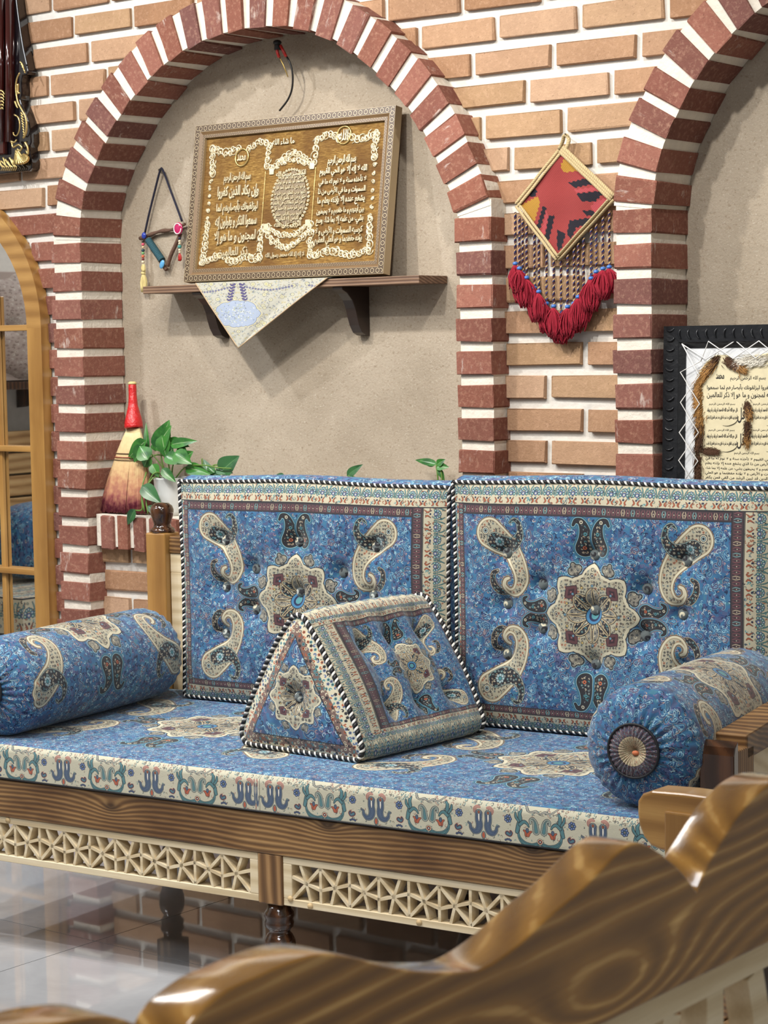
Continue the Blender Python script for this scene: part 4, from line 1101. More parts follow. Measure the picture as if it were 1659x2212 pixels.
GILT = plain('antique_gilt', (200, 176, 116), .32, .85, bumps=(200, .5, .002)); SILVERG = plain('pale_gilt_relief', (208, 194, 160), .36, .5, bumps=(300, .5, .001))
def gold_ground():
    m, nt, bs = newmat('gold_leaf_ground'); v = coords(nt, 'Object', scale=(1, 1, 1), rnd=False)
    n = noise(nt, coords(nt, 'Object', scale=(60, 60, 420), rnd=False), 1, 4, .7); n2 = noise(nt, coords(nt, 'Object', scale=(600, 600, 900), rnd=False), 1, 3, .7)
    c = ramp(nt, n, [(.3, lin((100, 70, 30))), (.5, lin((150, 112, 52))), (.75, lin((200, 168, 100)))])
    c = mix(nt, ramp(nt, noise(nt, v, 7, 3), [(.42, (0, 0, 0, 1)), (.62, (.75, .75, .75, 1))]), c, lin((104, 68, 32)))
    nt.links.new(c, bs.inputs['Base Color']); bs.inputs['Metallic'].default_value = .45; bs.inputs['Roughness'].default_value = .5
    bump(nt, bs, mathn(nt, 'ADD', n, n2), .8, .002); return m
def curl(mb, M, x, z, r, a0, dirn, tw, y=.002, n=14, turns=1.35):
    P = []; rr = []
    for i in range(n + 1):
        t = i / n; a = a0 + dirn * turns * 2 * PI * t; q = r * (1 - .86 * t)
        P.append(M @ Vector((x + q * math.cos(a), -y, z + q * math.sin(a)))); rr.append(tw * (.5 + .9 * math.sin(PI * min(1, .15 + t * .85))))
    mb.tube(P, rr, 5)

# ================================================================ shelf, tableau, cloth in the left niche
shelf = thing('wall_shelf', 'narrow dark wooden shelf on curved brackets inside the left arch', 'shelf', (-1.02, .05, 1.53))
SY = -.02
obj('shelf_board', MB().box((-1.515, SY, 1.5285), (-.517, .104, 1.5495)), SHELFW, shelf, bevel=.0015)
for bx in (-1.33, -.815):
    P = [(.104, 1.528), (-.012, 1.528), (-.012, 1.520), (.010, 1.510), (.030, 1.492), (.042, 1.470), (.050, 1.445), (.058, 1.425), (.072, 1.405), (.088, 1.398), (.104, 1.396)]
    obj('bracket', MB().prism(P, .034, Matrix.Translation((bx, 0, 0)), 'x'), plain('dark_bracket_wood', (46, 34, 28), .4, coat=.2), shelf, bevel=.0015)
x0, x1 = -1.362, -.642; zb, zt = 1.5555, 1.998; up = Vector((0, .066, zt - zb)).normalized(); FH = .447
nrm = Vector((0, -up.z, up.y)); TM = Matrix((Vector((1, 0, 0)), -nrm, up)).transposed().to_4x4(); TM.translation = Vector((x0, .006, zb))     # local y points into the wall
TM2 = TM @ Matrix.Diagonal((1, -1, 1, 1))          # y towards the viewer, for lettering
tab = thing('framed_tableau', 'wide framed golden calligraphy relief leaning on the shelf', 'picture', (-1.0, .02, 1.555))
FW = x1 - x0
def inlay(name, c1, c2, c3, k):
    m, nt, bs = newmat(name); tc = nt.nodes.new('ShaderNodeTexCoord'); sp = nt.nodes.new('ShaderNodeSeparateXYZ'); nt.links.new(tc.outputs['UV'], sp.inputs[0])
    u = mathn(nt, 'SUBTRACT', mathn(nt, 'FRACT', mathn(nt, 'MULTIPLY', sp.outputs[0], k)), .5); v = mathn(nt, 'SUBTRACT', sp.outputs[1], .5)
    r = mathn(nt, 'SQRT', mathn(nt, 'ADD', mathn(nt, 'MULTIPLY', u, u), mathn(nt, 'MULTIPLY', v, v)))
    c = ramp(nt, r, [(0, lin(c3)), (.10, lin(c3)), (.14, lin(c1)), (.24, lin(c1)), (.27, lin(c2)), (.34, lin(c2)), (.38, lin(c1)), (.46, lin(c1)), (.5, lin(c3)), (1, lin(c3))])
    e = mathn(nt, 'ABSOLUTE', v); c = mix(nt, mathn(nt, 'GREATER_THAN', e, .40), c, lin(c1)); c = mix(nt, mathn(nt, 'GREATER_THAN', e, .45), c, lin(c2))
    nt.links.new(c, bs.inputs['Base Color']); bs.inputs['Roughness'].default_value = .35; bs.inputs['Metallic'].default_value = .15; return m
INL = inlay('inlaid_marquetry_band', (58, 44, 34), (176, 156, 122), (100, 80, 58), 55); INL2 = inlay('inlaid_dotted_band', (84, 62, 44), (170, 150, 116), (80, 60, 42), 110)
WD = plain('frame_inner_wood', (118, 92, 62), .4)
def frame_side(i, w, h, a, b, y0, y1, nm, mat, par, F):
    """mitred strip i of a frame between insets a and b"""
    C0 = [(a, a), (w - a, a), (w - a, h - a), (a, h - a)]; C1 = [(b, b), (w - b, b), (w - b, h - b), (b, h - b)]; j = (i + 1) % 4
    P = [C0[i], C0[j], C1[j], C1[i]]; mb = MB()
    for y in (y0[0], y1): mb.v += [(p[0], y0[0] if (y == y0[0] and k < 2) else (y0[1] if y == y0[0] else y), p[1]) for k, p in enumerate(P)]
    L = w if i % 2 == 0 else h
    mb.face([0, 1, 2, 3], [(0, 0), (L, 0), (L - b, 1), (b, 1)]); mb.face([7, 6, 5, 4])
    for q in range(4): r = (q + 1) % 4; mb.face([r, q, 4 + q, 4 + r])
    return obj(nm, mb, mat, par, F)
for i in range(4):
    frame_side(i, FW, FH, 0, .019, (-.017, -.017), .012, 'frame_rail', INL, tab, TM)
    frame_side(i, FW, FH, .019, .027, (-.0165, -.012), .012, 'frame_bead', WD, tab, TM)
    frame_side(i, FW, FH, .027, .036, (-.013, -.013), .012, 'frame_slip', INL2, tab, TM)
obj('gold_ground', MB().box((.034, -.004, .034), (FW - .034, .010, FH - .034)), gold_ground(), tab, TM)
mb = MB(); rr = random.Random(12); G = lambda x, z, r, a, d, t=.0019: curl(mb, TM, x, z, r, a, d, t, .0048)
def run(P, step=.015, r=.0135):
    c = crv([(x, 0, z) for x, z in P], 10); L = [0]
    for a, b in zip(c, c[1:]): L.append(L[-1] + (b - a).length)
    n = int(L[-1] / step)
    for i in range(n + 1):
        t = L[-1] * i / max(n, 1); k = max(j for j in range(len(L)) if L[j] <= t + 1e-9); k = min(k, len(c) - 2); p = c[k].lerp(c[k + 1], (t - L[k]) / (L[k + 1] - L[k] + 1e-9))
        G(p.x, p.z, r * rr.uniform(.8, 1.15), rr.uniform(0, 6.28), 1 if i % 2 else -1)
        G(p.x + rr.uniform(-.006, .006), p.z + rr.uniform(-.006, .006), r * .7, rr.uniform(0, 6.28), -1 if i % 2 else 1, .0018)
L0, R0, B0, T0_ = .062, FW - .066, .060, FH - .070
run([(L0, T0_ + .004), (L0 + .05, T0_ - .012), (L0 + .10, T0_ - .004)]); run([(L0 + .14, T0_ - .006), (L0 + .18, T0_ + .010), (L0 + .215, T0_ - .004)]); run([(L0, T0_), (L0 + .006, T0_ - .07)]); run([(L0 + .21, T0_ - .01), (L0 + .212, T0_ - .06)])
run([(R0, T0_ + .006), (R0 - .05, T0_ - .008), (R0 - .10, T0_)]); run([(R0 - .13, T0_ - .002), (R0 - .17, T0_ + .012), (R0 - .205, T0_)]); run([(R0, T0_), (R0 - .004, T0_ - .06)]); run([(R0 - .21, T0_ - .006), (R0 - .21, T0_ - .06)])
run([(L0, .16), (L0 + .002, T0_ - .07)], .02, .006); run([(R0, .16), (R0, T0_ - .06)], .02, .006)
run([(L0 - .006, B0 - .002), (L0, .16)]); run([(R0 + .004, B0 + .006), (R0 - .002, .15)])
run([(L0, B0), (L0 + .06, B0 + .010), (L0 + .10, B0 - .004), (L0 + .16, B0 + .002), (L0 + .21, B0)]); run([(R0, B0 + .004), (R0 - .07, B0 - .004), (R0 - .12, B0 + .010), (R0 - .20, B0)])
run([(L0 + .205, B0 + .01), (L0 + .207, B0 + .07)]); run([(R0 - .20, B0 + .01), (R0 - .205, B0 + .06)])
CX = FW / 2 + .004
run([(CX - .075, T0_ - .070), (CX - .045, T0_ - .048), (CX, T0_ - .030), (CX + .045, T0_ - .046), (CX + .072, T0_ - .066)], .013, .0115); run([(CX - .05, T0_ - .062), (CX, T0_ - .048), (CX + .05, T0_ - .060)], .013, .008)
run([(CX - .085, B0 + .085), (CX - .06, B0 + .055), (CX, B0 + .025), (CX + .06, B0 + .055), (CX + .085, B0 + .085)], .013, .0115); run([(CX - .07, B0 + .088), (CX - .03, B0 + .062), (CX + .03, B0 + .062), (CX + .07, B0 + .088)], .013, .0095)
obj('scroll_relief', mb, SILVERG, tab, kind='stuff')
mb = MB()
for x in (L0 + .207, R0 - .204): mb.bar((x, -.0045, .125), (x, -.0045, T0_ - .075), .0025, .003, (0, 1, 0))
obj('column_line', mb, GILT, tab, TM)
def ringd(x, z, r, w):
    return MB().tube([TM @ Vector((x + r * math.cos(2 * PI * i / 28), -.006, z + r * math.sin(2 * PI * i / 28))) for i in range(29)], w, 6, False)
for x, z, s in ((L0 + .115, T0_ - .030, 'محمد'), (R0 - .112, T0_ + .006, 'الله')):
    o = obj('medallion_ring', ringd(x, z, .024, .0026), GILT, tab)
    t = MB(); text_mb(t, s, TM2, x - .016, x + .016, z, .030, .009, .008); obj('lettering', t, SILVERG, o, fix=False)
pear = []
for i in range(40):
    a = 2 * PI * i / 40; r = .062 * (1 + .04 * math.sin(10 * a)); pear.append((CX + .002 + r * math.cos(a) * .98, .222 + r * 1.18 * math.sin(a)))
o = obj('text_cartouche', MB().prism(pear, .0035, TM @ Matrix.Translation((0, -.0068, 0)), 'y'), plain('dark_pewter_ground', (128, 112, 88), .45, .4), tab)
run2 = MB()
for i in range(44):
    a = 2 * PI * i / 44; curl(run2, TM, CX + .002 + .0665 * math.cos(a), .222 + .079 * math.sin(a), .0048, a, 1, .0014, .0055, 8)
obj('cartouche_edge', run2, SILVERG, o, kind='stuff')
QUL = ['قل هو الله أحد الله', 'الصمد لم يلد و لم يولد', 'و لم يكن له كفوا أحد قل', 'أعوذ برب الفلق من شر ما', 'خلق و من شر غاسق إذا وقب', 'و من شر النفاثات في العقد', 'و من شر حاسد إذا حسد قل', 'أعوذ برب الناس ملك', 'الناس إله الناس']
t = MB()
for i, s in enumerate(QUL):
    z = .280 - i * .0145; hw = .058 * math.sqrt(max(.1, 1 - ((z - .222) / .076) ** 2)); text_mb(t, s, TM2, CX + .002 - hw, CX + .002 + hw, z, .0155, .0095, .012, 1)
obj('lettering', t, SILVERG, o, fix=False)
def block(lines, xa, xb, z0, dz, h, nm='lettering', mat=None, par=None, ext=.0095, bold=.012, M=None, res=2):
    for i, s in enumerate(lines):
        t = MB(); text_mb(t, s, M or TM2, xa, xb, z0 - i * dz, h, ext, bold, res); obj(nm, t, mat or SILVERG, par or tab, fix=False)
block(['بسم الله الرحمن الرحيم'], L0 + .055, L0 + .155, T0_ - .088, .1, .036, bold=.02)
block(['وإن يكاد الذين كفروا', 'ليزلقونك بأبصارهم لما', 'سمعوا الذكر و يقولون إنه', 'لمجنون و ما هو إلا'], L0 + .035, L0 + .190, T0_ - .128, .0425, .040, bold=.024)
block(['ذكر للعالمين'], L0 + .055, L0 + .165, T0_ - .128 - .170, .1, .032, bold=.014)
block(['بسم الله الرحمن الرحيم'], R0 - .160, R0 - .062, T0_ - .064, .1, .036, bold=.02)
block(['الله لا إله إلا هو الحي القيوم', 'لا تأخذه سنة و لا نوم له ما في', 'السموات و ما في الأرض من ذا', 'يشفع عنده إلا بإذنه يعلم ما', 'بين أيديهم و ما خلفهم و لا يحيطون', 'بشيء من علمه إلا بما شاء وسع', 'كرسيه السموات و الأرض و لا', 'يؤده حفظهما و هو العلي العظيم'], R0 - .186, R0 - .022, T0_ - .092, .0268, .0265, bold=.022)
block(['الكاسب حبيب الله'], CX - .052, CX + .054, T0_ - .088, .1, .019); block(['الرزق على الله'], CX - .046, CX + .05, B0 + .088, .1, .019)
block(['لا إله إلا الله محمد رسول الله'], CX - .07, CX + .07, B0 + .004, .1, .018); block(['ما شاء الله'], CX - .075, CX + .005, T0_ + .004, .1, .018)
for x, z in ((CX - .072, .30), (CX + .073, .306), (CX - .078, .146), (CX + .072, .150)): obj('corner_stud', MB().box((x - .008, -.0075, z - .009), (x + .008, -.004, z + .009)), SILVERG, tab, TM, .001)

# cloth under the tableau, one corner hanging over the shelf edge
def tex_runner():
    W, H = 900, 700; cv = Canvas(W, H, hexc(188, 186, 172)); rng = random.Random(3)
    for i in range(1700): swirl(rng, cv, rng.uniform(0, W), rng.uniform(0, H), rng.uniform(8, 18), rng.choice((hexc(110, 116, 130), hexc(150, 140, 110), hexc(96, 100, 120), hexc(176, 160, 90), hexc(130, 146, 150))), 1.5)
    for i in range(110):
        x, y = rng.uniform(0, W), rng.uniform(0, H); cv.blob([(x, y, rng.uniform(9, 17))], [(2.5, hexc(90, 94, 110)), (0, hexc(216, 206, 160)), (-6, hexc(150, 160, 180)), (-9, hexc(200, 190, 120))])
    lob = [(450 + 130 * math.cos(a) + 18 * math.cos(6 * a), 290 + 95 * math.sin(a), 22) for a in np.linspace(0, 6.28, 40)]
    cv.blob(lob + [(450 + dx, 290 + dy, 60) for dx in (-80, 0, 80) for dy in (-40, 0, 40)], [(8, hexc(214, 206, 170)), (3, hexc(96, 104, 124)), (0, hexc(168, 180, 200))])
    for i in range(170): swirl(rng, cv, rng.gauss(450, 70), rng.gauss(290, 45), 10, rng.choice((hexc(100, 112, 140), hexc(226, 226, 214), hexc(176, 180, 130))), 1.4)
    for s in (-1, 1):
        for k in range(6):
            x = 450 + s * (20 + k * 4); cv.blob(curve([(x, 30 + k * 26, 7), (x + s * 18, 40 + k * 26, 5), (x + s * 30, 28 + k * 26, 3)], 5), [(2, hexc(60, 58, 90)), (0, hexc(86, 78, 124))])
        for k in range(16): 
            t = k / 15; cv.blob([(450 + s * (70 + 320 * t), 60 + 30 * math.sin(t * 3), 6)], [(2, hexc(60, 58, 90)), (0, hexc(120, 120, 150))])
    return cv.a
RUN = cloth_mat('silk_runner_cloth', tex_runner(), rough=.5, weave=500)
tip = wy(515, 752, SY - .006); cl, cr = wy(424, 606, SY - .003), wy(708, 589, SY - .003)
cloth = thing('shelf_cloth', 'small cream and blue paisley cloth hanging pointed over the shelf edge', 'cloth', (-1.04, SY, 1.545))
mb = MB(); z0 = 1.5525; sx0, sx1 = cl.x, cr.x
def hang(u, v):
    a = sx0 + u * (sx1 - sx0); w = v ** .96
    x = a * (1 - w) + tip.x * w; z = z0 * (1 - w) + tip.z * w
    x += .004 * math.sin(PI * u) * math.sin(PI * v); y = SY - .0045 - .006 * abs(math.sin(2.3 * PI * u + .4)) * min(1, v * 3) * (1 - v * .6)
    return (x, y, z)
def huv(u, v):
    p = hang(u, v); return ((p[0] - tip.x) / .46 + .50, .99 - (z0 - p[2]) / .19 * .86)
mb.grid(40, 30, hang, huv)
mb.grid(40, 4, lambda u, v: (sx0 - .01 * v + u * (sx1 - sx0 + .02 * v), SY - .0045 + v * .012, z0 + .0012 * v), lambda u, v: (u, .985))
mb.grid(40, 3, lambda u, v: (sx0 - .01 + u * (sx1 - sx0 + .02), SY + .0075 + v * .09, z0 + .0012), lambda u, v: (u, .99))
obj('cloth', mb, RUN, cloth, fix=False)
e1 = [hang(0, k / 16) for k in range(17)]; e2 = [hang(1, k / 16) for k in range(17)]
obj('hem', MB().tube([Vector(p) + Vector((0, -.001, 0)) for p in e1 + e2[::-1]], .0016, 6), plain('hem_braid', (184, 158, 124), .6), cloth)

# ================================================================ wires from the arch crown
wire = thing('loose_cable', 'loose black electrical cable with red connectors hanging from the arch crown', 'cable', (-1.0, .03, 2.21))
BLK = plain('black_rubber', (20, 18, 18), .45); REDP = plain('red_plastic', (170, 34, 30), .4)
h0 = wy(599, 92, .045)
obj('socket', MB().ball(h0, .012, .012, .008).lathe([(0, 0), (.009, 0), (.008, .02), (0, .021)], h0 - Vector((0, 0, .02))), BLK, wire)
P = [wy(x, y, .05 + .02 * (y - 90) / 150) for x, y in ((600, 96), (612, 112), (626, 135), (632, 160), (631, 190), (622, 215), (604, 239))]
obj('black_cord', MB().tube(crv(P), .0028, 8), BLK, wire)
for q in (((598, 98), (599, 112), (603, 124)), ((606, 98), (612, 110), (618, 122))): obj('red_sleeve', MB().tube([wy(x, y, .042) for x, y in q], .0042, 8), REDP, wire)
obj('bare_wire', MB().tube([wy(x, y, .046) for x, y in ((604, 124), (612, 140), (622, 166))], .0014, 6), plain('brass_wire', (180, 150, 80), .4, .6), wire)

# ================================================================ twig triangle ornament
twd = thing('twig_ornament', 'small triangle of twigs with pink disc, beads and tassels on dark cord', 'ornament', (-1.54, .09, 1.60))
def W_(x, y, Y=.092): return wy(x, y, Y)
DKC = plain('navy_cord', (26, 26, 48), .8, bumps=(900, .5, .002)); TWIG = plain('twig_bark', (92, 66, 52), .8, bumps=(160, .8, .004)); TEALC = plain('teal_yarn', (44, 82, 92), .9, bumps=(700, .6, .002))
obj('nail', MB().tube([W_(344, 367, .104), W_(348, 366, .085)], .0035, 8), BLK, twd)
obj('hanging_cord', MB().tube(crv([W_(313, 503), W_(322, 462), W_(335, 410), W_(346, 368, .088), W_(352, 368, .088), W_(366, 405), W_(381, 445), W_(393, 478)], 4), .0031, 8), DKC, twd)
obj('twig', MB().tube(crv([W_(302, 515), W_(320, 509), W_(345, 500), W_(372, 496), W_(400, 484)]), [.0055 + .0012 * math.sin(i) for i in range(25)], 8), TWIG, twd)
obj('twig', MB().tube(crv([W_(310, 508, .088), W_(330, 535, .088), W_(352, 572, .088), W_(360, 583, .088)]), .006, 8), TWIG, twd)
obj('twig', MB().tube(crv([W_(390, 505, .09), W_(380, 528, .09), W_(369, 552, .09), W_(362, 575, .09)]), .0058, 8), TWIG, twd)
a, b = W_(320, 518, .087), W_(350, 562, .087); tb = obj('yarn_wrapping', MB().tube([a.lerp(b, i / 60) for i in range(61)], [.0098 + .0012 * (i % 4 < 2) for i in range(61)], 12), TEALC, twd)
obj('flat_bead', MB().ball(W_(350, 571, .078), .009, .004, .014, 12, 6, Matrix.Rotation(.5, 3, 'Y')), plain('turquoise_ceramic', (92, 160, 206), .25), twd)
obj('eye_bead', MB().ball(W_(311, 509, .080), .009, .005, .010), plain('blue_eye_glass', (44, 62, 150), .15), twd)
o = twd; c = W_(385, 494, .080)
pk = obj('pink_disc', MB().ball(c, .0175, .005, .0185, 18, 8), plain('magenta_resin', (176, 26, 88), .2, coat=.5), twd)
obj('white_rim', MB().tube([c + Vector((.0140 * math.cos(q * PI / 12), -.0035, .0150 * math.sin(q * PI / 12))) for q in range(2, 25)], .0016, 6), plain('white_enamel', (236, 224, 222), .4), pk)
def beads(x, ys, cols, rs, Y=.082):
    for y, cc, r in zip(ys, cols, rs): obj('bead', MB().ball(W_(x, y, Y), r, r, r * .85, 10, 6), plain('bead_glaze', cc, .3), twd)
beads(309, (521, 528, 534, 541, 547, 554, 560, 566), ((36, 28, 26), (206, 84, 106), (214, 190, 150), (36, 64, 76), (120, 172, 110), (204, 104, 72), (110, 40, 50), (220, 206, 176)), (.0042, .0052, .0042, .0055, .0050, .0052, .0044, .0052))
beads(388, (515, 521, 526, 533, 540, 545), ((30, 34, 60), (222, 208, 178), (222, 208, 178), (66, 140, 134), (222, 208, 178), (210, 196, 170)), (.0042, .0045, .0042, .0062, .0044, .0040))
def tassel(par, top, L, spread, n, col, seed, name='tassel', curlk=.3, r=.0012, waist=.12):
    rg = random.Random(seed); mb = MB()
    for i in range(n):
        a = rg.uniform(0, 2 * PI); s = spread * math.sqrt(rg.random()); l = L * rg.uniform(.82, 1.0); k1 = rg.uniform(-curlk, curlk) * spread
        P = []
        for t in (0, .08, .25, .5, .75, 1):
            w = waist + (1 - waist) * min(1, t * 2.2) ** .8
            P.append(top + Vector((s * math.cos(a) * w + k1 * math.sin(3 * t), s * math.sin(a) * w * .45, -l * t)))
        mb.tube(P, r, 4)
    return obj(name, mb, col, par)
STRAW = plain('straw_yarn', (214, 196, 136), .8)
top = W_(310, 571, .082); tassel(twd, top, .022, .0075, 50, STRAW, 1, waist=.5); obj('tassel_tie', MB().tube([W_(306, 590, .082), W_(313, 590, .082)], .004, 8), STRAW, twd)
tassel(twd, W_(310, 591, .084), .055, .011, 90, STRAW, 2, waist=.35); tassel(twd, W_(388, 548, .082), .022, .006, 40, REDP, 3, waist=.2)

# ================================================================ kilim wall hanging
kil = thing('wall_hanging', 'diamond shaped red kilim hanging with jute edge, braided cords and red tassels', 'wall hanging', (-.075, -.012, 1.35))
KY = -.028
def K(x, y, Y=KY): return wy(x, y, Y)
def cropk(x, y, Y=KY): return wy(1080 + x / 4.423, 280 + y / 4.423, Y)
kt, kl, kr, kb = cropk(592, 190), cropk(170, 720), cropk(1085, 655), cropk(558, 1235)
def tex_kilim():
    W = 260; cv = np.zeros((W, W, 3), np.float32); A, Bk, Y_, P_ = hexc(160, 60, 58), hexc(28, 24, 36), hexc(186, 138, 50), hexc(184, 74, 80)
    q = Canvas(W, W, A)
    # local frame: u along top-left -> right edge, v down the left edge
    def poly(P, col):
        P = np.array(P, float); x0, y0 = np.maximum(P.min(0).astype(int) - 1, 0); x1, y1 = np.minimum(P.max(0).astype(int) + 2, W)
        Y, X = np.mgrid[y0:y1, x0:x1] + .5; X = X + 4 * ((Y // 7) % 2) - 2; ins = np.zeros(X.shape, bool)
        for (ax, ay), (bx, by) in zip(P, np.roll(P, -1, 0)):
            c = ((ay > Y) != (by > Y)) & (X < (bx - ax) * (Y - ay) / (by - ay + 1e-9) + ax); ins ^= c
        q.a[y0:y1, x0:x1][ins] = col
    def cr(P): 
        o = []
        for x, y in P:   # crop pixels -> (u, v) by the diamond's corners
            T_, L_, R_, B_ = np.array((600, 240)), np.array((230, 720)), np.array((1030, 680)), np.array((570, 1175)); p = np.array((x, y)) - T_
            e1, e2 = R_ - T_, L_ - T_; M = np.linalg.inv(np.stack([e1, e2], 1)); o.append(tuple(M @ p * W))
        return o
    for P, col in (([(600, 360), (640, 290), (770, 430), (620, 440), (590, 390)], Y_), ([(240, 730), (410, 640), (440, 700), (390, 900)], Y_), ([(660, 530), (850, 490), (880, 550), (720, 575)], Bk), ([(740, 625), (970, 610), (890, 700), (790, 690)], Bk),
                   ([(640, 600), (730, 600), (640, 560)], A), ([(470, 720), (500, 740), (440, 1010), (410, 960)], Bk), ([(520, 810), (570, 800), (545, 1120), (510, 1080)], Bk), ([(700, 850), (860, 830), (880, 870), (770, 910), (745, 1000), (700, 960)], Bk),
                   ([(610, 920), (690, 960), (670, 1080), (640, 1090), (620, 1000)], Bk), ([(800, 770), (920, 770), (920, 810), (840, 815)], Bk), ([(330, 600), (360, 560), (400, 600), (380, 650), (330, 640)], Bk),
                   ([(890, 700), (1020, 660), (900, 800), (860, 740)], P_), ([(560, 1030), (640, 1110), (570, 1170), (545, 1130)], P_), ([(500, 760), (520, 800), (500, 1060), (460, 1040)], P_), ([(720, 590), (960, 570), (950, 605), (740, 620)], P_)):
        poly(cr(P), col)
    a = q.a.copy(); yy, xx = np.mgrid[0:W, 0:W]; a *= (.88 + .12 * ((yy // 2) % 2))[..., None] * (.93 + .07 * ((xx // 3) % 2))[..., None]
    return np.repeat(np.repeat(a, 2, 0), 2, 1)
KTX = cloth_mat('kilim_weave', tex_kilim(), rough=.95, weave=500, extend='EXTEND')
mb = MB(); mb.grid(24, 24, lambda u, v: kt + (kr - kt) * u + (kl - kt) * v + (kb - kr - kl + kt) * u * v + Vector((0, -.003 * math.sin(9 * u + 2) * math.sin(7 * v), 0)), lambda u, v: (u, 1 - v))
obj('kilim_panel', mb, KTX, kil, fix=False)
obj('backing', MB().prism([(p.x, p.z) for p in (kt, kl, kb, kr)], .004, Matrix.Translation((0, KY + .004, 0)), 'y'), plain('jute_backing', (150, 130, 96), .9), kil)
def jute():
    m, nt, bs = newmat('braided_jute'); tc = nt.nodes.new('ShaderNodeTexCoord'); sp = nt.nodes.new('ShaderNodeSeparateXYZ'); nt.links.new(tc.outputs['UV'], sp.inputs[0])
    f = mathn(nt, 'FRACT', mathn(nt, 'ADD', mathn(nt, 'MULTIPLY', sp.outputs[0], 170), mathn(nt, 'MULTIPLY', sp.outputs[1], 3)))
    n = noise(nt, coords(nt), 300, 3); c = ramp(nt, mathn(nt, 'ADD', mathn(nt, 'MULTIPLY', f, .6), mathn(nt, 'MULTIPLY', n, .5)), [(.1, lin((120, 100, 66))), (.5, lin((182, 160, 118))), (1, lin((206, 188, 146)))])
    nt.links.new(c, bs.inputs['Base Color']); bs.inputs['Roughness'].default_value = .9; bump(nt, bs, f, .7, .003); return m
JUTE = jute()
for a, b, w in ((kt, kl, .0062), (kt, kr, .0085), (kl, kb, .0062), (kb, kr, .0068)):
    d = (b - a).normalized(); pe = Vector((-d.z, 0, d.x))
    for k in ((-1, 1) if w < .008 else (-1, 0, 1)):
        obj('jute_braid', MB().tube([a.lerp(b, t / 12) + pe * k * w * .75 + Vector((0, -.003 + .0008 * math.sin(t), 0)) for t in range(-1, 14)][1:14], w * .62, 8), JUTE, kil)
lp = cropk(625, 40); obj('hanging_loop', MB().tube(crv([kt + Vector((-.006, -.003, .0)), cropk(600, 110), cropk(612, 62), cropk(640, 60), cropk(658, 110), kt + Vector((.010, -.003, -.004))], 5), .0048, 8), JUTE, kil)
obj('nail', MB().tube([cropk(622, 45, .0), cropk(622, 40, -.045)], .0016, 6), BLK, kil)
def braidmat():
    m, nt, bs = newmat('multicolour_braid'); tc = nt.nodes.new('ShaderNodeTexCoord'); sp = nt.nodes.new('ShaderNodeSeparateXYZ'); nt.links.new(tc.outputs['UV'], sp.inputs[0])
    f = mathn(nt, 'FRACT', mathn(nt, 'ADD', mathn(nt, 'MULTIPLY', sp.outputs[0], 62), sp.outputs[1]))
    g = mathn(nt, 'ADD', f, mathn(nt, 'MULTIPLY', noise(nt, coords(nt), 90, 2), .5)); g = mathn(nt, 'FRACT', g)
    c = ramp(nt, g, [(0, lin((40, 30, 40))), (.2, lin((96, 40, 36))), (.35, lin((30, 28, 50))), (.5, lin((200, 176, 130))), (.62, lin((190, 140, 50))), (.75, lin((50, 60, 120))), (1, lin((60, 36, 34)))], 'CONSTANT')
    nt.links.new(c, bs.inputs['Base Color']); bs.inputs['Roughness'].default_value = .85; return m
BRD = braidmat(); BLB = plain('blue_ceramic_bead', (66, 116, 190), .25, coat=.3); REDY = plain('crimson_wool', (150, 22, 44), .95, bumps=(600, .5, .002))
CORDS = [(147, 790, 1280), (187, 830, 1325), (217, 860, 1375), (255, 900, 1415), (330, 980, 1510), (372, 1020, 1548), (445, 1110, 1660), (515, 1180, 1687), (583, 1230, 1780), (647, 1190, 1692), (708, 1130, 1660), (748, 1080, 1598), (800, 1030, 1538), (872, 940, 1420), (920, 900, 1358), (985, 830, 1328), (1045, 770, 1312)]
for i, (x, y0, y1) in enumerate(CORDS):
    a, b = cropk(x, y0, KY + .002), cropk(x, y1, KY - .002 - .006 * (i % 2)); P = [a.lerp(b, t / 30) for t in range(31)]; mb = MB()
    for ph in (0, PI):
        mb.tube([p + Vector((.0017 * math.cos(k * .9 + ph), -.0017 * math.sin(k * .9 + ph), 0)) for k, p in enumerate(P)], .0021, 6)
    cd = obj('braided_cord', mb, BRD, kil, kind='stuff')
    obj('bead', MB().ball(b, .0072, .0072, .0052, 12, 7), BLB, kil)
    s = tassel(kil, b + Vector((0, -.002, -.005)), R.uniform(.058, .080), .0195, 52, REDY, 30 + i, 'tassel', .9, .0016, .16)
    obj('tassel_head', MB().ball(b + Vector((0, -.002, -.011)), .0055, .0055, .008, 10, 6), REDY, kil)

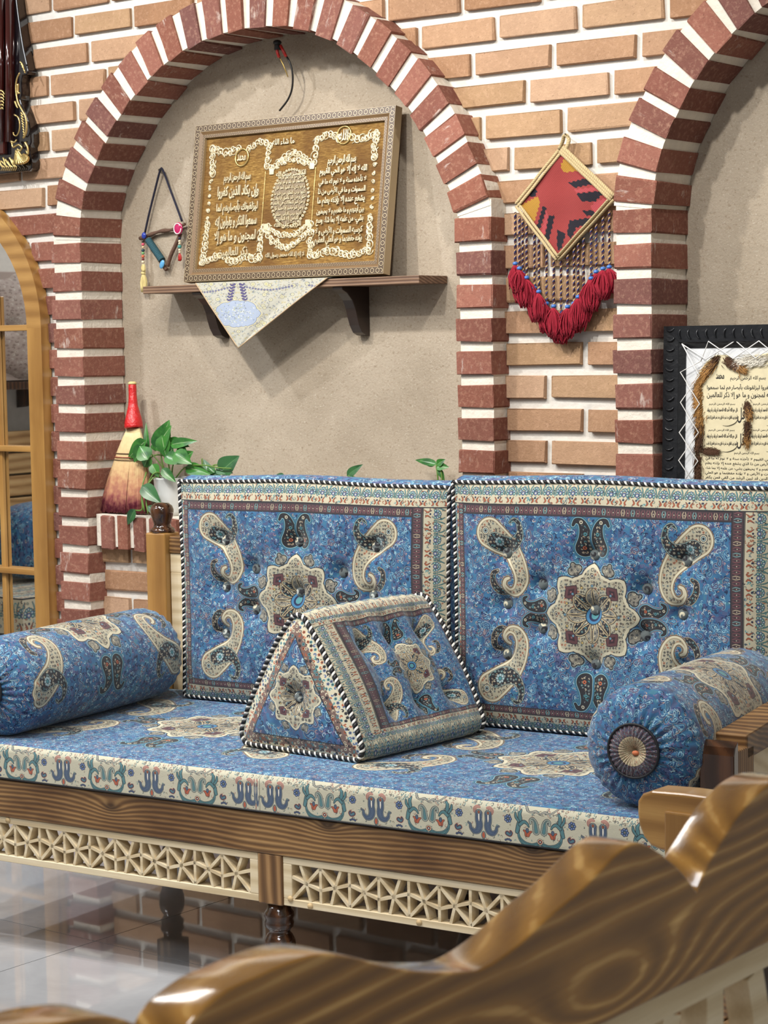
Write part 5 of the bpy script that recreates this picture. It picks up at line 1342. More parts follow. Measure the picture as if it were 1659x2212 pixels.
# ================================================================ broom on the left sill
broom = thing('hand_broom', 'straw hand broom with red wrapped handle standing on the left sill', 'broom', (-1.64, .02, .886))
bt, bn, bb = wy(286, 830, .045), wy(289, 925, .030), Vector((wy(267, 1098, -.002).x, .004, .889))
ax = (bt - bb).normalized()
HNDL = plain('red_wrapped_tape', (196, 34, 36), .35, coat=.2, bumps=(60, .7, .008)); 
P = [bt, bt.lerp(bn, .3), bt.lerp(bn, .55), bt.lerp(bn, .75), bn]; obj('handle', MB().tube(crv(P, 5), [.0115, .012, .0122, .012, .012, .0125, .013, .0135, .014, .015, .0165, .018, .0195, .0205, .022, .0235, .025, .0262, .027, .0275, .0278], 16), HNDL, broom)
obj('handle_tip', MB().lathe([(0, 0), (.0125, 0), (.013, .004), (.008, .008), (0, .008)], bt, 14), STRAW, broom)
def strawm():
    m, nt, bs = newmat('broom_straw'); tc = nt.nodes.new('ShaderNodeTexCoord'); sp = nt.nodes.new('ShaderNodeSeparateXYZ'); nt.links.new(tc.outputs['UV'], sp.inputs[0])
    n = noise(nt, coords(nt), 60, 2); f = mathn(nt, 'ADD', mathn(nt, 'MULTIPLY', sp.outputs[0], 3.9), mathn(nt, 'MULTIPLY', mathn(nt, 'SUBTRACT', n, .5), .5))
    c = ramp(nt, f, [(.0, lin((222, 206, 156))), (.45, lin((208, 176, 128))), (.66, lin((184, 134, 100))), (.86, lin((150, 84, 78))), (.97, lin((104, 26, 48)))]); nt.links.new(c, bs.inputs['Base Color']); bs.inputs['Roughness'].default_value = .75; return m
STR = strawm(); rg = random.Random(4); core = MB(); mb = MB(); Lb = (bn - bb).length
def fan(t):  # half-width along the skirt
    return .024 + .036 * min(1, t / .3) if t < .3 else (.060 + (t - .3) / .7 * .042 if t < 1 else .102)
for i in range(760):
    u = rg.uniform(-1, 1); d = math.sqrt(max(0, 1 - u * u)) * rg.choice((-1, -1, -.6, 1)); P = []; e = rg.uniform(.93, 1.0); j = rg.uniform(-.004, .004)
    for t in (0, .12, .3, .36, .6, .8, 1):
        w = fan(t * 1.0) * (.92 if abs(t - .33) < .05 else 1); p = bn.lerp(bb, t * e); P.append(p + Vector((u * w + j * t, d * w * .34 * (1 - .25 * t), 0)))
        if P[-1].z < .889: P[-1].z = .889
    mb.tube(P, .0011, 3)
obj('bristles', mb, STR, broom, kind='stuff')
for t in (.295, .34, .37):
    c = bn.lerp(bb, t); w = fan(t) + .001
    obj('stitching', MB().tube([c + Vector((w * math.cos(2 * PI * k / 24), w * .36 * math.sin(2 * PI * k / 24), 0)) for k in range(25)], .0013, 5), plain('binding_twine', (150, 60, 50) if t == .34 else (120, 96, 72), .7), broom)

# ================================================================ potted plants on the sill
def leafmat(name, a, b, c):
    m, nt, bs = newmat(name); tc = nt.nodes.new('ShaderNodeTexCoord'); sp = nt.nodes.new('ShaderNodeSeparateXYZ'); nt.links.new(tc.outputs['UV'], sp.inputs[0])
    n = noise(nt, coords(nt), 22, 4, .6); col = ramp(nt, n, [(.35, lin(a)), (.55, lin(b)), (.70, lin(b)), (.76, lin(c))])
    mid = mathn(nt, 'LESS_THAN', mathn(nt, 'ABSOLUTE', mathn(nt, 'SUBTRACT', sp.outputs[1], .5)), .02); col = mix(nt, mathn(nt, 'MULTIPLY', mid, .5), col, lin(c))
    nt.links.new(col, bs.inputs['Base Color']); bs.inputs['Roughness'].default_value = .3; bs.inputs['Subsurface Weight'].default_value = 0
    return m
LEAF = leafmat('pothos_leaf', (34, 84, 36), (62, 122, 50), (190, 206, 160)); LEAFD = leafmat('pothos_leaf_dark', (28, 70, 40), (58, 104, 62), (120, 156, 110)); STEM = plain('green_stem', (96, 130, 56), .5)
def leaf_mb(p, dirv, nrm, L, Wd, fold=.25, droop=.3):
    d = Vector(dirv).normalized(); n = Vector(nrm); n = (n - d * n.dot(d)).normalized(); s = d.cross(n); mb = MB(); NL, NW = 10, 6
    def fn(u, v):
        w = math.sin(PI * min(1, u ** .62)) ** .85 * (1 - .25 * u) * Wd * .62; k = (v - .5) * 2
        back = -.10 * L * (1 - u) ** 6 * abs(k)
        return Vector(p) + d * (u * L + back) + s * (k * w) + n * (abs(k) * w * fold - droop * L * u * u)
    mb.grid(NL, NW, fn); return mb
def plant(name, label, base, leaves, stems, pot=True, group=None):
    t = thing(name, label, 'plant', base, None, group)
    for s in stems: obj('stem', MB().tube(crv(s, 5), .0022, 6), STEM, t)
    for q in leaves: obj('leaf', leaf_mb(*q[:7]), LEAFD if len(q) > 7 else LEAF, t, fix=False)
    return t
def Lf(x, y, tx, ty, Y, w, dark=False, face=(.45, -.85, .35), dY=0.0, droop=.15):
    a, b = wy(x, y, Y), wy(tx, ty, Y + dY); q = (a, b - a, face, (b - a).length, w, .22, droop); return q + (1,) if dark else q
pc = wy(368, 1085, .03)
pot = thing('glass_flower_pot', 'frosted clear flower pot on the left sill behind the wooden post', 'pot', (pc.x, .032, .886))
def frosted():
    m, nt, bs = newmat('frosted_glass'); bs.inputs['Base Color'].default_value = lin((236, 238, 236)); bs.inputs['Roughness'].default_value = .25; bs.inputs['Transmission Weight'].default_value = .25
    bs.inputs['Coat Weight'].default_value = .3; return m
obj('vessel', MB().lathe([(0, 0), (.034, 0), (.040, .012), (.048, .06), (.052, .105), (.056, .110), (.053, .110), (.049, .104), (.045, .06), (.036, .014), (0, .010)], (pc.x, .036, .887), 28), frosted(), pot)
obj('soil', MB().lathe([(0, .088), (.047, .086), (.047, .082), (0, .082)], (pc.x, .036, .887), 24), plain('dark_soil', (60, 48, 40), .95), pot)
c0 = Vector((pc.x, .034, .975)); V = lambda x, y, Y=.01: wy(x, y, Y)
stems = [[c0, V(345, 1000), V(318, 972)], [c0, V(352, 1005), V(345, 960)], [c0, V(375, 1000), V(392, 975)], [c0, V(360, 990), V(330, 985), V(318, 1010)], [c0, V(400, 1010), V(440, 1005, .0), V(470, 1010, .0), V(500, 1012, .0)],
         [c0, V(340, 1020, -.02), V(322, 1040, -.03), V(316, 1080, -.045), V(320, 1110, -.05)], [c0, V(335, 1030, -.02), V(308, 1070, -.045), V(307, 1100, -.05), V(290, 1103, -.052), V(275, 1110, -.055)], [V(316, 1020, -.02), V(306, 1060, -.045), V(312, 1105, -.05)]]
leaves = [Lf(345, 965, 362, 908, .0, .052), Lf(333, 960, 336, 975, .0, .02), Lf(338, 968, 365, 920, -.01, .05), Lf(318, 975, 313, 912, .0, .016), Lf(312, 955, 268, 992, -.01, .040), Lf(306, 965, 285, 1000, -.02, .034), Lf(322, 985, 308, 1010, -.02, .04), Lf(318, 990, 300, 962, -.03, .045),
          Lf(372, 960, 420, 950, .0, .028), Lf(365, 955, 405, 962, .01, .032), Lf(360, 985, 392, 1000, -.01, .036), Lf(380, 980, 412, 1000, -.02, .040), Lf(385, 970, 405, 985, .0, .03), Lf(372, 970, 352, 1000, .0, .03), Lf(330, 1005, 342, 1030, -.02, .028), Lf(352, 1015, 378, 1040, -.02, .026),
          Lf(398, 990, 415, 975, .01, .03), Lf(310, 1052, 345, 1085, -.045, .040, True), Lf(322, 1095, 352, 1120, -.05, .02, True), Lf(290, 1103, 272, 1135, -.055, .026, True), Lf(405, 1010, 450, 1022, .0, .034), Lf(350, 945, 358, 990, -.012, .038)]
plant('potted_pothos', 'trailing green pothos with variegated leaves growing from the frosted pot', (pc.x, .034, .975), leaves, stems)
stems = [[V(440, 1040, .03), V(455, 1015, .03), V(480, 1005, .02), V(500, 1000, .02)], [V(440, 1035, .03), V(438, 1010, .03), V(436, 990, .03)]]
leaves = [Lf(478, 1018, 512, 985, .01, .052, True, (.3, -.9, .2)), Lf(470, 1012, 500, 1020, .01, .03, True), Lf(455, 1025, 438, 990, .02, .024, True), Lf(450, 1022, 478, 1030, .02, .026, True), Lf(462, 1020, 445, 1005, .02, .02)]
plant('pothos_vine', 'round dark green pothos leaves on the sill just right of the frosted pot', (V(450, 1040, .03).x, .03, .886), leaves, [[Vector((V(450, 1040, .03).x, .03, .888))] + [Vector(p) for p in stems[0][1:]], [Vector((V(450, 1040, .03).x, .03, .888))] + [Vector(p) for p in stems[1][1:]]])
b = V(775, 1040, .05); plant('young_sprout', 'two small green leaf tips peeping over the left back cushion', (b.x, .05, .886), [Lf(752, 1026, 780, 1003, .05, .022, True), Lf(612, 1034, 590, 1026, .05, .024, True)], [[Vector((b.x, .05, .888)), V(770, 1040, .05), V(752, 1028, .05)], [Vector((b.x, .05, .888)), V(690, 1060, .05), V(640, 1045, .05), V(612, 1034, .05)]])
b = V(945, 1040, .05); plant('young_sprout', 'three small bright green leaves above the gap between the two back cushions', (b.x, .05, .886), [Lf(940, 1002, 892, 990, .05, .018), Lf(945, 1003, 960, 992, .05, .018), Lf(945, 1008, 968, 1008, .05, .02), Lf(948, 1015, 960, 1038, .05, .014), Lf(938, 1004, 915, 1000, .05, .014)],
                             [[Vector((b.x, .05, .888)), V(946, 1040, .05), V(942, 1003, .05)], [Vector((b.x + .004, .05, .888)), V(955, 1040, .05), V(950, 1010, .05)]])

# ================================================================ black framed hide on the right
BX0, BX1, BZ1, BZ0, BY = .215, .86, 1.404, .90, -.022
fr = thing('framed_hide', 'black carved frame holding a white laced hide with black calligraphy', 'picture', (.54, 0, .886))
FB = Matrix.Translation((BX0, BY, .888)) @ Matrix.Rotation(math.radians(-2.0), 4, 'X'); w_, h_ = BX1 - BX0, BZ1 - .888
BLKW = plain('black_carved_wood', (24, 26, 30), .35, coat=.2, bumps=(30, .3, .01)); LINEN = plain('white_stretched_linen', (214, 216, 218), .9, bumps=(400, .3, .002))
for i in range(4):
    frame_side(i, w_, h_, 0, .038, (-.022, -.018), .012, 'frame_rail', BLKW, fr, FB); frame_side(i, w_, h_, .038, .052, (-.017, -.006), .012, 'frame_lip', BLKW, fr, FB)
mb = MB()
def scal(x, z, ang):
    c, s = math.cos(ang), math.sin(ang); P = []
    for k in range(7):
        a = PI * (.12 + .76 * k / 6); lx, lz = .012 * math.cos(a), .009 * math.sin(a); P.append(Vector((x + c * lx - s * lz, -.021, z + s * lx + c * lz)))
    mb.tube(P, [.0008, .002, .0028, .003, .0026, .002, .0008], 6)
for k in range(22): scal(.017, .02 + k * .0235, PI + .25 * math.sin(k)); 
for k in range(26): scal(.05 + k * .024, h_ - .019, PI / 2 + .25 * math.sin(k))
obj('carved_scallops', mb, BLKW, fr, FB, kind='stuff')
obj('linen_mount', MB().box((.050, -.004, .050), (w_ - .05, .010, h_ - .05)), LINEN, fr, FB)
def cb(x, y):      # crop pixel (6.144 px per photo px from 1430, 690) -> local
    p = wy(1430 + x / 6.144, 690 + y / 6.144, BY - .004); q = FB.inverted() @ p; return q.x, q.z
hide = []
for x, y in ((440, 1400), (430, 1150), (440, 900), (450, 720), (560, 560), (690, 470), (850, 470), (960, 560), (1150, 480), (1400, 440)): hide.append(cb(x, y))
xr = w_ - .085; hide += [(xr, hide[-1][1] - .01), (xr + .008, .2), (xr, .06)]; hide += [cb(560, 2190), cb(440, 2190), cb(430, 1700)]
PARCH = plain('cream_parchment', (216, 204, 168), .6, bumps=(20, .3, .004))
hd = obj('parchment_hide', MB().prism(hide, .004, FB @ Matrix.Translation((0, -.0085, 0)), 'y'), PARCH, fr)
FURA, FURB, FURW = plain('amber_fur', (166, 122, 66), .8), plain('dark_brown_fur', (82, 52, 30), .8), plain('white_fur', (226, 220, 206), .8)
def fur(P0, P1, n, L, ang, mats, seed, width):
    rg = random.Random(seed); bs_ = [MB() for _ in mats]
    for i in range(n):
        t = rg.random(); x, z = P0[0] + (P1[0] - P0[0]) * t + rg.gauss(0, width), P0[1] + (P1[1] - P0[1]) * t + rg.gauss(0, width); a = ang + rg.gauss(0, .25); l = L * rg.uniform(.6, 1.2)
        k = min(len(mats) - 1, max(0, int((t + rg.gauss(0, .18)) * len(mats)))); d = Vector((math.cos(a), 0, math.sin(a))); y0 = -.0092
        P = [FB @ Vector((x, y0, z)), FB @ (Vector((x, y0 - .004, z)) + d * l * .5), FB @ (Vector((x, y0 - .0035, z)) + d * l)]; bs_[k].tube(P, [.0007, .0006, .0002], 3)
    for b_, m_ in zip(bs_, mats):
        if b_.v: obj('fur_tuft', b_, m_, hd, fix=False, kind='stuff')
fur(cb(720, 500), cb(500, 800), 380, .022, math.radians(225), [FURB, FURA, FURA], 1, .0045); fur(cb(800, 520), cb(1050, 660), 320, .020, math.radians(-35), [FURB, FURB, FURA], 2, .0045)
fur(cb(470, 800), cb(490, 1250), 420, .020, math.radians(-125), [FURA, FURA, FURA], 3, .0045); fur(cb(500, 1250), cb(480, 1700), 420, .020, math.radians(-100), [FURA, FURB, FURB], 4, .0055); fur(cb(520, 1740), cb(700, 1750), 240, .018, math.radians(-8), [FURB, FURB], 5, .0035)
fur(cb(470, 1800), cb(475, 2190), 320, .018, math.radians(-92), [FURB, FURB], 6, .0045); fur(cb(1000, 560), cb(1400, 520), 260, .022, math.radians(200), [FURW], 7, .006)
fur(cb(1105, 1095), cb(1150, 1280), 260, .012, math.radians(-75), [FURB, FURA], 8, .0045); fur(cb(1125, 1350), cb(1130, 1640), 260, .014, math.radians(-100), [FURB, FURB, FURA], 9, .004)
INKM = plain('black_ink', (26, 24, 26), .7); FBT = FB @ Matrix.Diagonal((1, -1, 1, 1)) @ Matrix.Translation((0, .0087, 0))
def bl(lines, xa, xb, y, dy, h, bold=.0, ext=.0003, res=1):
    for i, s in enumerate(lines):
        (a, z), (b_, _) = cb(xa, y + i * dy), cb(xb, y + i * dy); t = MB(); text_mb(t, s, FBT, a, b_, z, h, ext, bold, res); obj('lettering', t, INKM, hd, fix=False)
bl(['محمد'], 690, 800, 745, 0, .016, .02); bl(['بسم الله الرحمن الرحيم'], 880, 1350, 785, 0, .013, .005)
bl(['و إن يكاد الذين كفروا ليزلقونك بأبصارهم لما سمعوا', 'الذكر و يقولون إنه لمجنون و ما هو إلا ذكر للعالمين'], 575, 1800, 905, 105, .017, .01)
for xo in (0, 585):
    for yo in (0, 345):
        bl(['بسم الله الرحمن الرحيم'], 605 + xo, 950 + xo, 1125 + yo, 0, .007, .005)
        bl([QUL[0] + ' ' + QUL[1], QUL[3] + ' ' + QUL[4]], 580 + xo, 985 + xo, 1200 + yo, 95, .015, .03)
        (a, z), (b_, _) = cb(985 + xo, 1270 + yo), cb(1085 + xo, 1270 + yo); t = MB(); text_mb(t, 'قل', FBT, a, b_, z, .036, .0004, .015, 2); obj('lettering', t, INKM, hd, fix=False)
        P = [FB @ Vector((cb(x + xo, y + yo)[0], -.0092, cb(x + xo, y + yo)[1])) for x, y in ((790, 1408), (860, 1412), (930, 1390), (975, 1355), (995, 1310))]; obj('pen_stroke', MB().tube(crv(P), [.0004 + .0011 * math.sin(PI * i / 24) for i in range(25)], 5, flat=.3), INKM, hd)
bl(['بسم الله الرحمن الرحيم'], 950, 1280, 1775, 0, .008, .005)
KUR = ['الله لا إله إلا هو الحي القيوم لا تأخذه سنة و لا نوم له ما في', 'السموات و ما في الأرض من ذا الذي يشفع عنده إلا بإذنه يعلم', 'ما بين أيديهم و ما خلفهم و لا يحيطون بشيء من علمه إلا بما شاء', 'وسع كرسيه السموات و الأرض و لا يؤده حفظهما و هو العلي', 'العظيم لا إكراه في الدين قد تبين الرشد من الغي فمن يكفر', 'بالطاغوت و يؤمن بالله فقد استمسك بالعروة الوثقى لا انفصام لها']
bl(KUR, 570, 1800, 1842, 64, .0105, .01)
LACE = plain('white_lacing_cord', (232, 230, 226), .6)
def lace(P, nm='lacing'): obj(nm, MB().tube([FB @ Vector((cb(x, y)[0], -.0155 - .003 * (i % 2), cb(x, y)[1])) for i, (x, y) in enumerate(P)], .0014, 6), LACE, fr)
lace([(250, 320), (500, 740), (245, 1100), (500, 1500), (235, 1870), (470, 2200)]); lace([(510, 550), (245, 700), (500, 1120), (245, 1500), (490, 1880), (280, 2200)])
lace([(250, 325), (580, 530), (960, 280), (1240, 515), (1500, 330), (1700, 500), (1900, 300)]); lace([(505, 555), (610, 290), (935, 520), (1280, 285), (1560, 520), (1750, 300)])

# ================================================================ ornate lacquered frame, top left
orn = thing('ornate_frame', 'dark mahogany frame with gilded carved scrolls at the top left edge', 'frame', (-2.2, -.03, 1.90))
MAHO = plain('mahogany_lacquer', (58, 14, 12), .12, coat=.8); EBON = plain('ebonised_edge', (18, 14, 18), .12, coat=.8)
def oc(x, y, Y=-.04): return wy(x / 5.53, y / 5.53, Y)
prof = [oc(x, y) for x, y in ((190, -60), (215, 150), (250, 400), (280, 580), (320, 760), (338, 850), (325, 890), (270, 900), (255, 980), (262, 1090), (258, 1140), (240, 1190), (255, 1240), (300, 1340), (345, 1460), (368, 1600), (372, 1700), (350, 1760), (360, 1850), (380, 1940), (376, 2010), (340, 2045))]
poly = [(p.x, p.z) for p in prof]; bz = poly[-1][1]; poly += [(-2.50, bz - .005), (-2.50, poly[0][1])]
obj('backing_board', MB().prism(poly, .036, Matrix.Translation((0, -.040, 0)), 'y'), EBON, orn, bevel=.003)
xa = oc(185, 100).x; z1_ = poly[0][1]
obj('moulding', MB().tube([Vector((oc(150, 0).x, -.048, z1_)), Vector((oc(150, 1700).x, -.048, oc(150, 1700).z))], .018, 12, flat=.6), MAHO, orn)
obj('moulding', MB().tube([Vector((oc(60, 0).x, -.056, z1_)), Vector((oc(60, 1700).x, -.056, oc(60, 1700).z))], .011, 12), MAHO, orn)
obj('inner_panel', MB().box((-2.50, -.056, oc(60, 1850).z), (oc(40, 0).x, -.040, z1_)), MAHO, orn, bevel=.004)
mb = MB()
def gt(P, r0, r1=None, n=8): 
    c = crv([oc(x, y, -.062) for x, y in P], 5); k = len(c) - 1; r1 = r0 if r1 is None else r1; mb.tube(c, [r0 + (r1 - r0) * i / k for i in range(k + 1)], n)
gt([(235, 870), (205, 930), (190, 1020), (195, 1120), (215, 1220), (260, 1310), (300, 1380), (318, 1480), (310, 1580), (280, 1650)], .0022, .0036)
gt([(180, 1210), (200, 1270), (215, 1290)], .004, .0015); gt([(170, 1370), (215, 1400), (235, 1470), (230, 1560), (200, 1620), (165, 1610), (160, 1580)], .0026, .002); gt([(215, 1000), (215, 1100), (235, 1110), (205, 1120)], .0036, .002)
for k in range(9): gt([(250 + 4 * k, 1345 + k * 32), (268 + 3 * k, 1365 + k * 32), (290, 1370 + k * 32)], .003, .001, 6)
for k in range(5): gt([(240 + k * 14, 740 + k * 28), (262 + k * 8, 760 + k * 26), (280 + k * 6, 800 + k * 18)], .003, .0012, 6)
for k in range(13):
    a = math.radians(-100 + k * 13); c0_ = (190 + k * 2, 1790); gt([(c0_[0], c0_[1]), (c0_[0] + 70 * math.cos(a), c0_[1] + 60 - 60 * math.sin(a) * .3 + 30), (c0_[0] + 150 * math.cos(a) * .9, c0_[1] + 110 - 110 * math.sin(a) * .6)], .0024, .0045, 6)
gt([(300, 1700), (330, 1760), (335, 1840), (310, 1800)], .004, .002); gt([(140, 1700), (160, 1760), (220, 1730), (260, 1760), (240, 1800), (205, 1780)], .003, .003); gt([(130, 1690), (170, 1700), (200, 1670)], .004, .002)
for k in range(8): gt([(-40 + k * 26, 1880 + (k % 3) * 22), (-10 + k * 26, 1950 + (k % 2) * 20), (30 + k * 24, 2000), (10 + k * 24, 2040)], .0032, .0014, 6)
for k in range(6): gt([(-20 + k * 3, 1080 + k * 45), (30, 1090 + k * 40), (55 - k * 3, 1130 + k * 36)], .0045, .0015, 6)
obj('gilded_carving', mb, GILT, orn, kind='stuff')

# ================================================================ arched mirror with glazing bars, left edge
MY = -.034; mir = thing('arched_mirror', 'tall arched mirror in a honey coloured wooden frame with glazing bars', 'mirror', (-2.36, MY, 0))
MXR = wy(92, 760, MY).x; MR_ = .432; MCX = MXR - MR_; MSZ = 1.438; FWD = .062
def archpts(r, z0=.03):
    P = [(MCX + r, z0), (MCX + r, MSZ)]; P += [(MCX + r * math.cos(PI * k / 32), MSZ + r * math.sin(PI * k / 32)) for k in range(1, 32)]; return P + [(MCX - r, MSZ), (MCX - r, z0)]
for nm, ks in (('frame_arch', range(1, 33)), ('frame_stile', (0,)), ('frame_stile', (33,))):
    O_, I_ = archpts(MR_), archpts(MR_ - FWD); ks = list(ks); mb = MB()
    for k in ks:
        b = len(mb.v)
        for y in (MY - .004, .0):
            mb.v += [(O_[k][0], y, O_[k][1]), (O_[k + 1][0], y, O_[k + 1][1]), (I_[k + 1][0], y, I_[k + 1][1]), (I_[k][0], y, I_[k][1])]
        mb.face([b, b + 1, b + 2, b + 3]); mb.face([b + 7, b + 6, b + 5, b + 4]); mb.face([b, b + 4, b + 5, b + 1]); mb.face([b + 3, b + 2, b + 6, b + 7])
        if k == ks[0]: mb.face([b, b + 3, b + 7, b + 4])
        if k == ks[-1]: mb.face([b + 1, b + 5, b + 6, b + 2])
    obj(nm, mb, OAK if nm == 'frame_arch' else OAKV, mir)
obj('frame_foot', MB().box((MCX - MR_, MY - .004, 0), (MXR, 0, .03)), OAK, mir)
gl, nt, bs = newmat('mirror_glass'); bs.inputs['Metallic'].default_value = 1; bs.inputs['Roughness'].default_value = .02; bs.inputs['Base Color'].default_value = (.86, .87, .87, 1)
obj('mirror_glass', MB().prism(archpts(MR_ - FWD * .5), .006, Matrix.Translation((0, -.010, 0)), 'y'), gl, mir)
for y in (708, 970, 1235, 1500): z = wy(50, y, MY).z; obj('glazing_bar', MB().box((MCX - MR_ + .05, MY - .002, z - .009), (MXR - .05, -.011, z + .009)), OAK, mir, bevel=.002)
vx = wy(-2, 1000, MY).x - .006; obj('glazing_bar', MB().box((vx - .009, MY + .010, .03), (vx + .009, -.011, MSZ + .10)), OAKV, mir, bevel=.002); obj('glazing_bar', MB().box((2 * MCX - vx - .009, MY + .010, .03), (2 * MCX - vx + .009, -.011, MSZ + .10)), OAKV, mir, bevel=.002)

# ================================================================ foreground bench with scalloped back
BXF, BXN = 1.96, 2.0
bench = thing('wooden_bench', 'varnished wooden bench with scalloped back board close to the viewer', 'bench', (1.6, -3.0, 0))
top = [(-3.96, .93), (-3.93, .965), (-3.86, 1.0), (-3.77, 1.024), (-3.69, 1.031), (-3.635, 1.025), (-3.605, 1.012), (-3.587, .996), (-3.578, .955), (-3.570, .998), (-3.54, 1.0125), (-3.507, 1.0155), (-3.48, 1.0165), (-3.451, 1.0145), (-3.42, 1.005),
       (-3.392, .993), (-3.349, .978), (-3.305, .967), (-3.281, .9645), (-3.245, .970), (-3.207, .981), (-3.166, .991), (-3.139, 1.0), (-3.115, 1.008), (-3.094, 1.0105), (-3.076, 1.006), (-3.052, .993), (-3.027, .977), (-3.002, .955),
       (-2.986, .971), (-2.965, .985), (-2.941, .999), (-2.917, 1.009), (-2.886, 1.017), (-2.85, 1.017), (-2.811, 1.006), (-2.77, .985), (-2.70, .966), (-2.64, .968), (-2.58, .984), (-2.53, 1.003), (-2.49, 1.011), (-2.46, 1.004), (-2.415, .977), (-2.39, .955),
       (-2.36, .985), (-2.31, 1.010), (-2.26, 1.017), (-2.21, 1.008), (-2.14, .978), (-2.07, .965), (-1.99, .975), (-1.92, .997), (-1.87, 1.010), (-1.82, 1.004), (-1.78, .975)]
YB0, YB1 = top[0][0], top[-1][0]
zl = lambda y: .886
fine = []
for (a, b), (c, d) in zip(top, top[1:]): fine.append((a, b))
fine.append(top[-1])
def smooth(P):
    q = []; start = 0
    idx = [i for i in range(len(P)) if abs(P[i][1] - .955) < 1e-6] ; cuts = sorted(set([0] + idx + [len(P) - 1]))
    for a, b in zip(cuts, cuts[1:]):
        if b - a < 2: q += P[a:b]; continue
        c = crv([(x, 0, z) for x, z in P[a:b + 1]], 5); q += [(p.x, p.z) for p in c[:-1]]
    return q + [P[-1]]
prof = smooth(fine); mb = MB(); n = len(prof); base = 0
for X in (BXF, BXN):
    mb.v += [(X, y, z) for y, z in prof]; mb.v += [(X, y, .886) for y, z in prof]
o1 = 2 * n
for i in range(n - 1):
    mb.face([i, i + 1, n + i + 1, n + i]); mb.face([o1 + i, o1 + n + i, o1 + n + i + 1, o1 + i + 1])
    mb.face([i, o1 + i, o1 + i + 1, i + 1], None, True); mb.face([n + i, n + i + 1, o1 + n + i + 1, o1 + n + i])
mb.face([0, n, o1 + n, o1]); mb.face([n - 1, o1 + n - 1, o1 + 2 * n - 1, 2 * n - 1])
ob = obj('back_board', mb, BENCH, bench, bevel=.0022, seg=3); ob.modifiers['bevel'].angle_limit = math.radians(55)
MX = Matrix.Translation((1.963, 0, 0)) @ Matrix.Rotation(PI / 2, 4, 'Z')       # panel x -> world y, panel y -> world -x
LB = (-3.86, -1.84)
lattice('back_lattice', LB[0], LB[1], .52, .884, -.030, -.004, .022, 9, .026, bench, Matrix(), MX, start=0)
for y in (-3.90, -1.84): obj('back_post', MB().box((1.955, y, 0), (2.0, y + .055, .886)), BROWNV, bench, None, .003)
obj('back_lower_rail', MB().box((1.962, -3.845, .44), (1.996, -1.84, .52)), BROWN, bench, None, .002)
for k in range(7): 
    xa = 1.20 + k * .108; obj('seat_plank', MB().box((xa, -3.86, .425 + .0006 * (k % 3)), (xa + .102, -1.80, .447 + .0006 * (k % 3))), BROWN, bench, None, .002)
for y in (-3.88, -1.84): obj('seat_rail', MB().box((1.20, y, .35), (1.955, y + .04, .424)), BROWN, bench, None, .002)
obj('seat_rail', MB().box((1.20, -3.84, .35), (1.24, -1.84, .424)), BROWN, bench, None, .002)
# far arm with its rounded front end
ap = [(1.96, .728), (1.29, .728), (1.238, .7255), (1.222, .719), (1.214, .708), (1.2135, .69), (1.216, .672), (1.224, .655), (1.236, .644), (1.252, .640), (1.30, .640), (1.96, .640)]
obj('arm_rest', MB().prism(ap, .052, Matrix.Translation((0, -1.80, 0)), 'y'), OAK, bench, None, .005, seg=3)
for x in (1.262,): obj('arm_post', MB().box((x, -1.806, 0), (x + .05, -1.752, .700)), OAKV, bench, None, .003)
ap2 = [(x, z) for x, z in ap]
obj('arm_rest', MB().prism(ap2, .052, Matrix.Translation((0, -3.91, 0)), 'y'), OAK, bench, None, .005, seg=3)
obj('arm_post', MB().box((1.262, -3.908, 0), (1.312, -3.862, .645)), BROWNV, bench, None, .003)

# ================================================================ furniture seen only in the mirror
def bx(n, a, b, m, par, bev=.003): return obj(n, MB().box(a, b), m, par, None, bev)
sl = thing('slatted_bench', 'slatted pale wooden bench reflected in the lower panes of the mirror', 'bench', (-3.2, -1.5, 0))
PINE = wood_mat('pale_pine_slats', (150, 108, 62), (206, 166, 112), (222, 188, 136), grain='y', bands=30, dist=.8, rough=.45, stain=.25)
for k in range(5): bx('back_slat', (-3.52, -2.4, .62 + k * .088), (-3.49, -.70, .70 + k * .088), PINE, sl)
for y in (-2.4, -.76): 
    p = bx('post', (-3.49, y, 0), (-3.43, y + .06, 1.06), PINE, sl)
bx('seat', (-3.43, -2.34, .34), (-2.92, -.77, .40), PINE, sl); 
for y in (-2.38, -.78): bx('leg', (-3.02, min(max(y, -2.32), -.84), 0), (-2.96, min(max(y, -2.32), -.84) + .06, .34), PINE, sl)
mb = MB().grid(4, 2, lambda u, v: (-2.90, -2.35 + 1.6 * u, .06 + .418 * v), lambda u, v: (u * 1.4, v * 3)).grid(4, 2, lambda u, v: (-2.90 - .5 * u, -.75, .06 + .418 * v), lambda u, v: (u * .4, v * 3))
mb.grid(4, 4, lambda u, v: (-2.90 - .5 * v, -2.35 + 1.6 * u, .478), lambda u, v: (u * 1.4, v * 4)); mb.grid(2, 2, lambda u, v: (-2.90 - .5 * u, -2.35, .06 + .418 * v)); mb.grid(2, 2, lambda u, v: (-3.40, -2.35 + 1.6 * u, .41 + .068 * v))
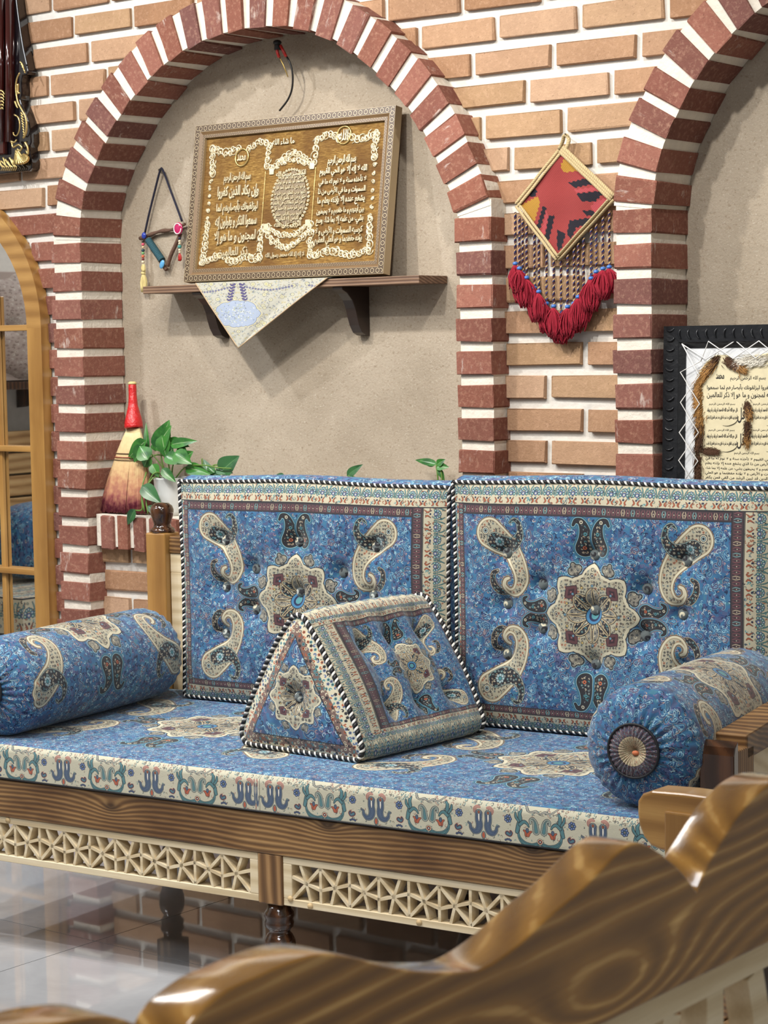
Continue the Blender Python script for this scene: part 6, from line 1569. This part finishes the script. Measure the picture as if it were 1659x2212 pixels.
ms = obj('seat_cover', mb, CRSIDE, None); tag(ms, 'cream flowered cover over the slatted bench seat, reflected low in the mirror', 'seat cover')
for f in ms.data.uv_layers or []: pass
cb_ = thing('loose_cushion', 'blue paisley cushion reflected in the mirror below the slats', 'cushion', (-3.2, -1.7, .48))
mb = MB()
def pil(u, v):
    a, b = 2 * PI * u, PI * v; sx = math.copysign(abs(math.sin(b) * math.cos(a)) ** .5, math.cos(a)); sy = math.copysign(abs(math.sin(b) * math.sin(a)) ** .5, math.sin(a)); return (-3.30 + .09 * sx, -1.28 + .26 * sy, .635 - .15 * math.copysign(abs(math.cos(b)) ** .6, math.cos(b)))
mb.grid(28, 16, pil, lambda u, v: (u * 2, v)); obj('cover', mb, PAIS, cb_)
sh = thing('wall_bracket_shelf', 'dark wooden wall bracket under the tufted headrest in the mirror', 'shelf', (-3.55, -1.5, 1.16))
bx('shelf_plate', (-3.598, -2.1, 1.22), (-3.30, -1.0, 1.25), WALNUT, sh)
for y in (-1.42, -1.9): obj('bracket', MB().prism([(-3.598, 1.219), (-3.36, 1.219), (-3.38, 1.19), (-3.45, 1.165), (-3.54, 1.145), (-3.598, 1.14)], .04, Matrix.Translation((0, y, 0)), 'y'), WALNUT, sh)
TUFT = cloth_mat('mauve_brocade', detail_tile(256, 77, hexc(176, 160, 150), [hexc(120, 100, 92), hexc(206, 196, 186), hexc(150, 128, 122)], 16, 1.6), rough=.5, scale=(3, 2))
tu = thing('tufted_headrest', 'tufted mauve brocade headrest reflected high in the mirror', 'headrest', (-3.5, -1.5, 1.252))
mb = MB(); mb.grid(60, 30, lambda u, v: (-3.33 - .05 * abs(2 * v - 1) ** 3 - .05 * abs(2 * u - 1) ** 6 - .014 * max(0, math.cos((u * 9) * PI) * math.cos((v * 4) * PI)) ** 3 * 2, -2.08 + 1.06 * u, 1.253 + .42 * v))
obj('upholstery', mb, TUFT, tu, fix=False); bx('back_board', (-3.598, -2.08, 1.253), (-3.38, -1.02, 1.673), TUFT, tu)
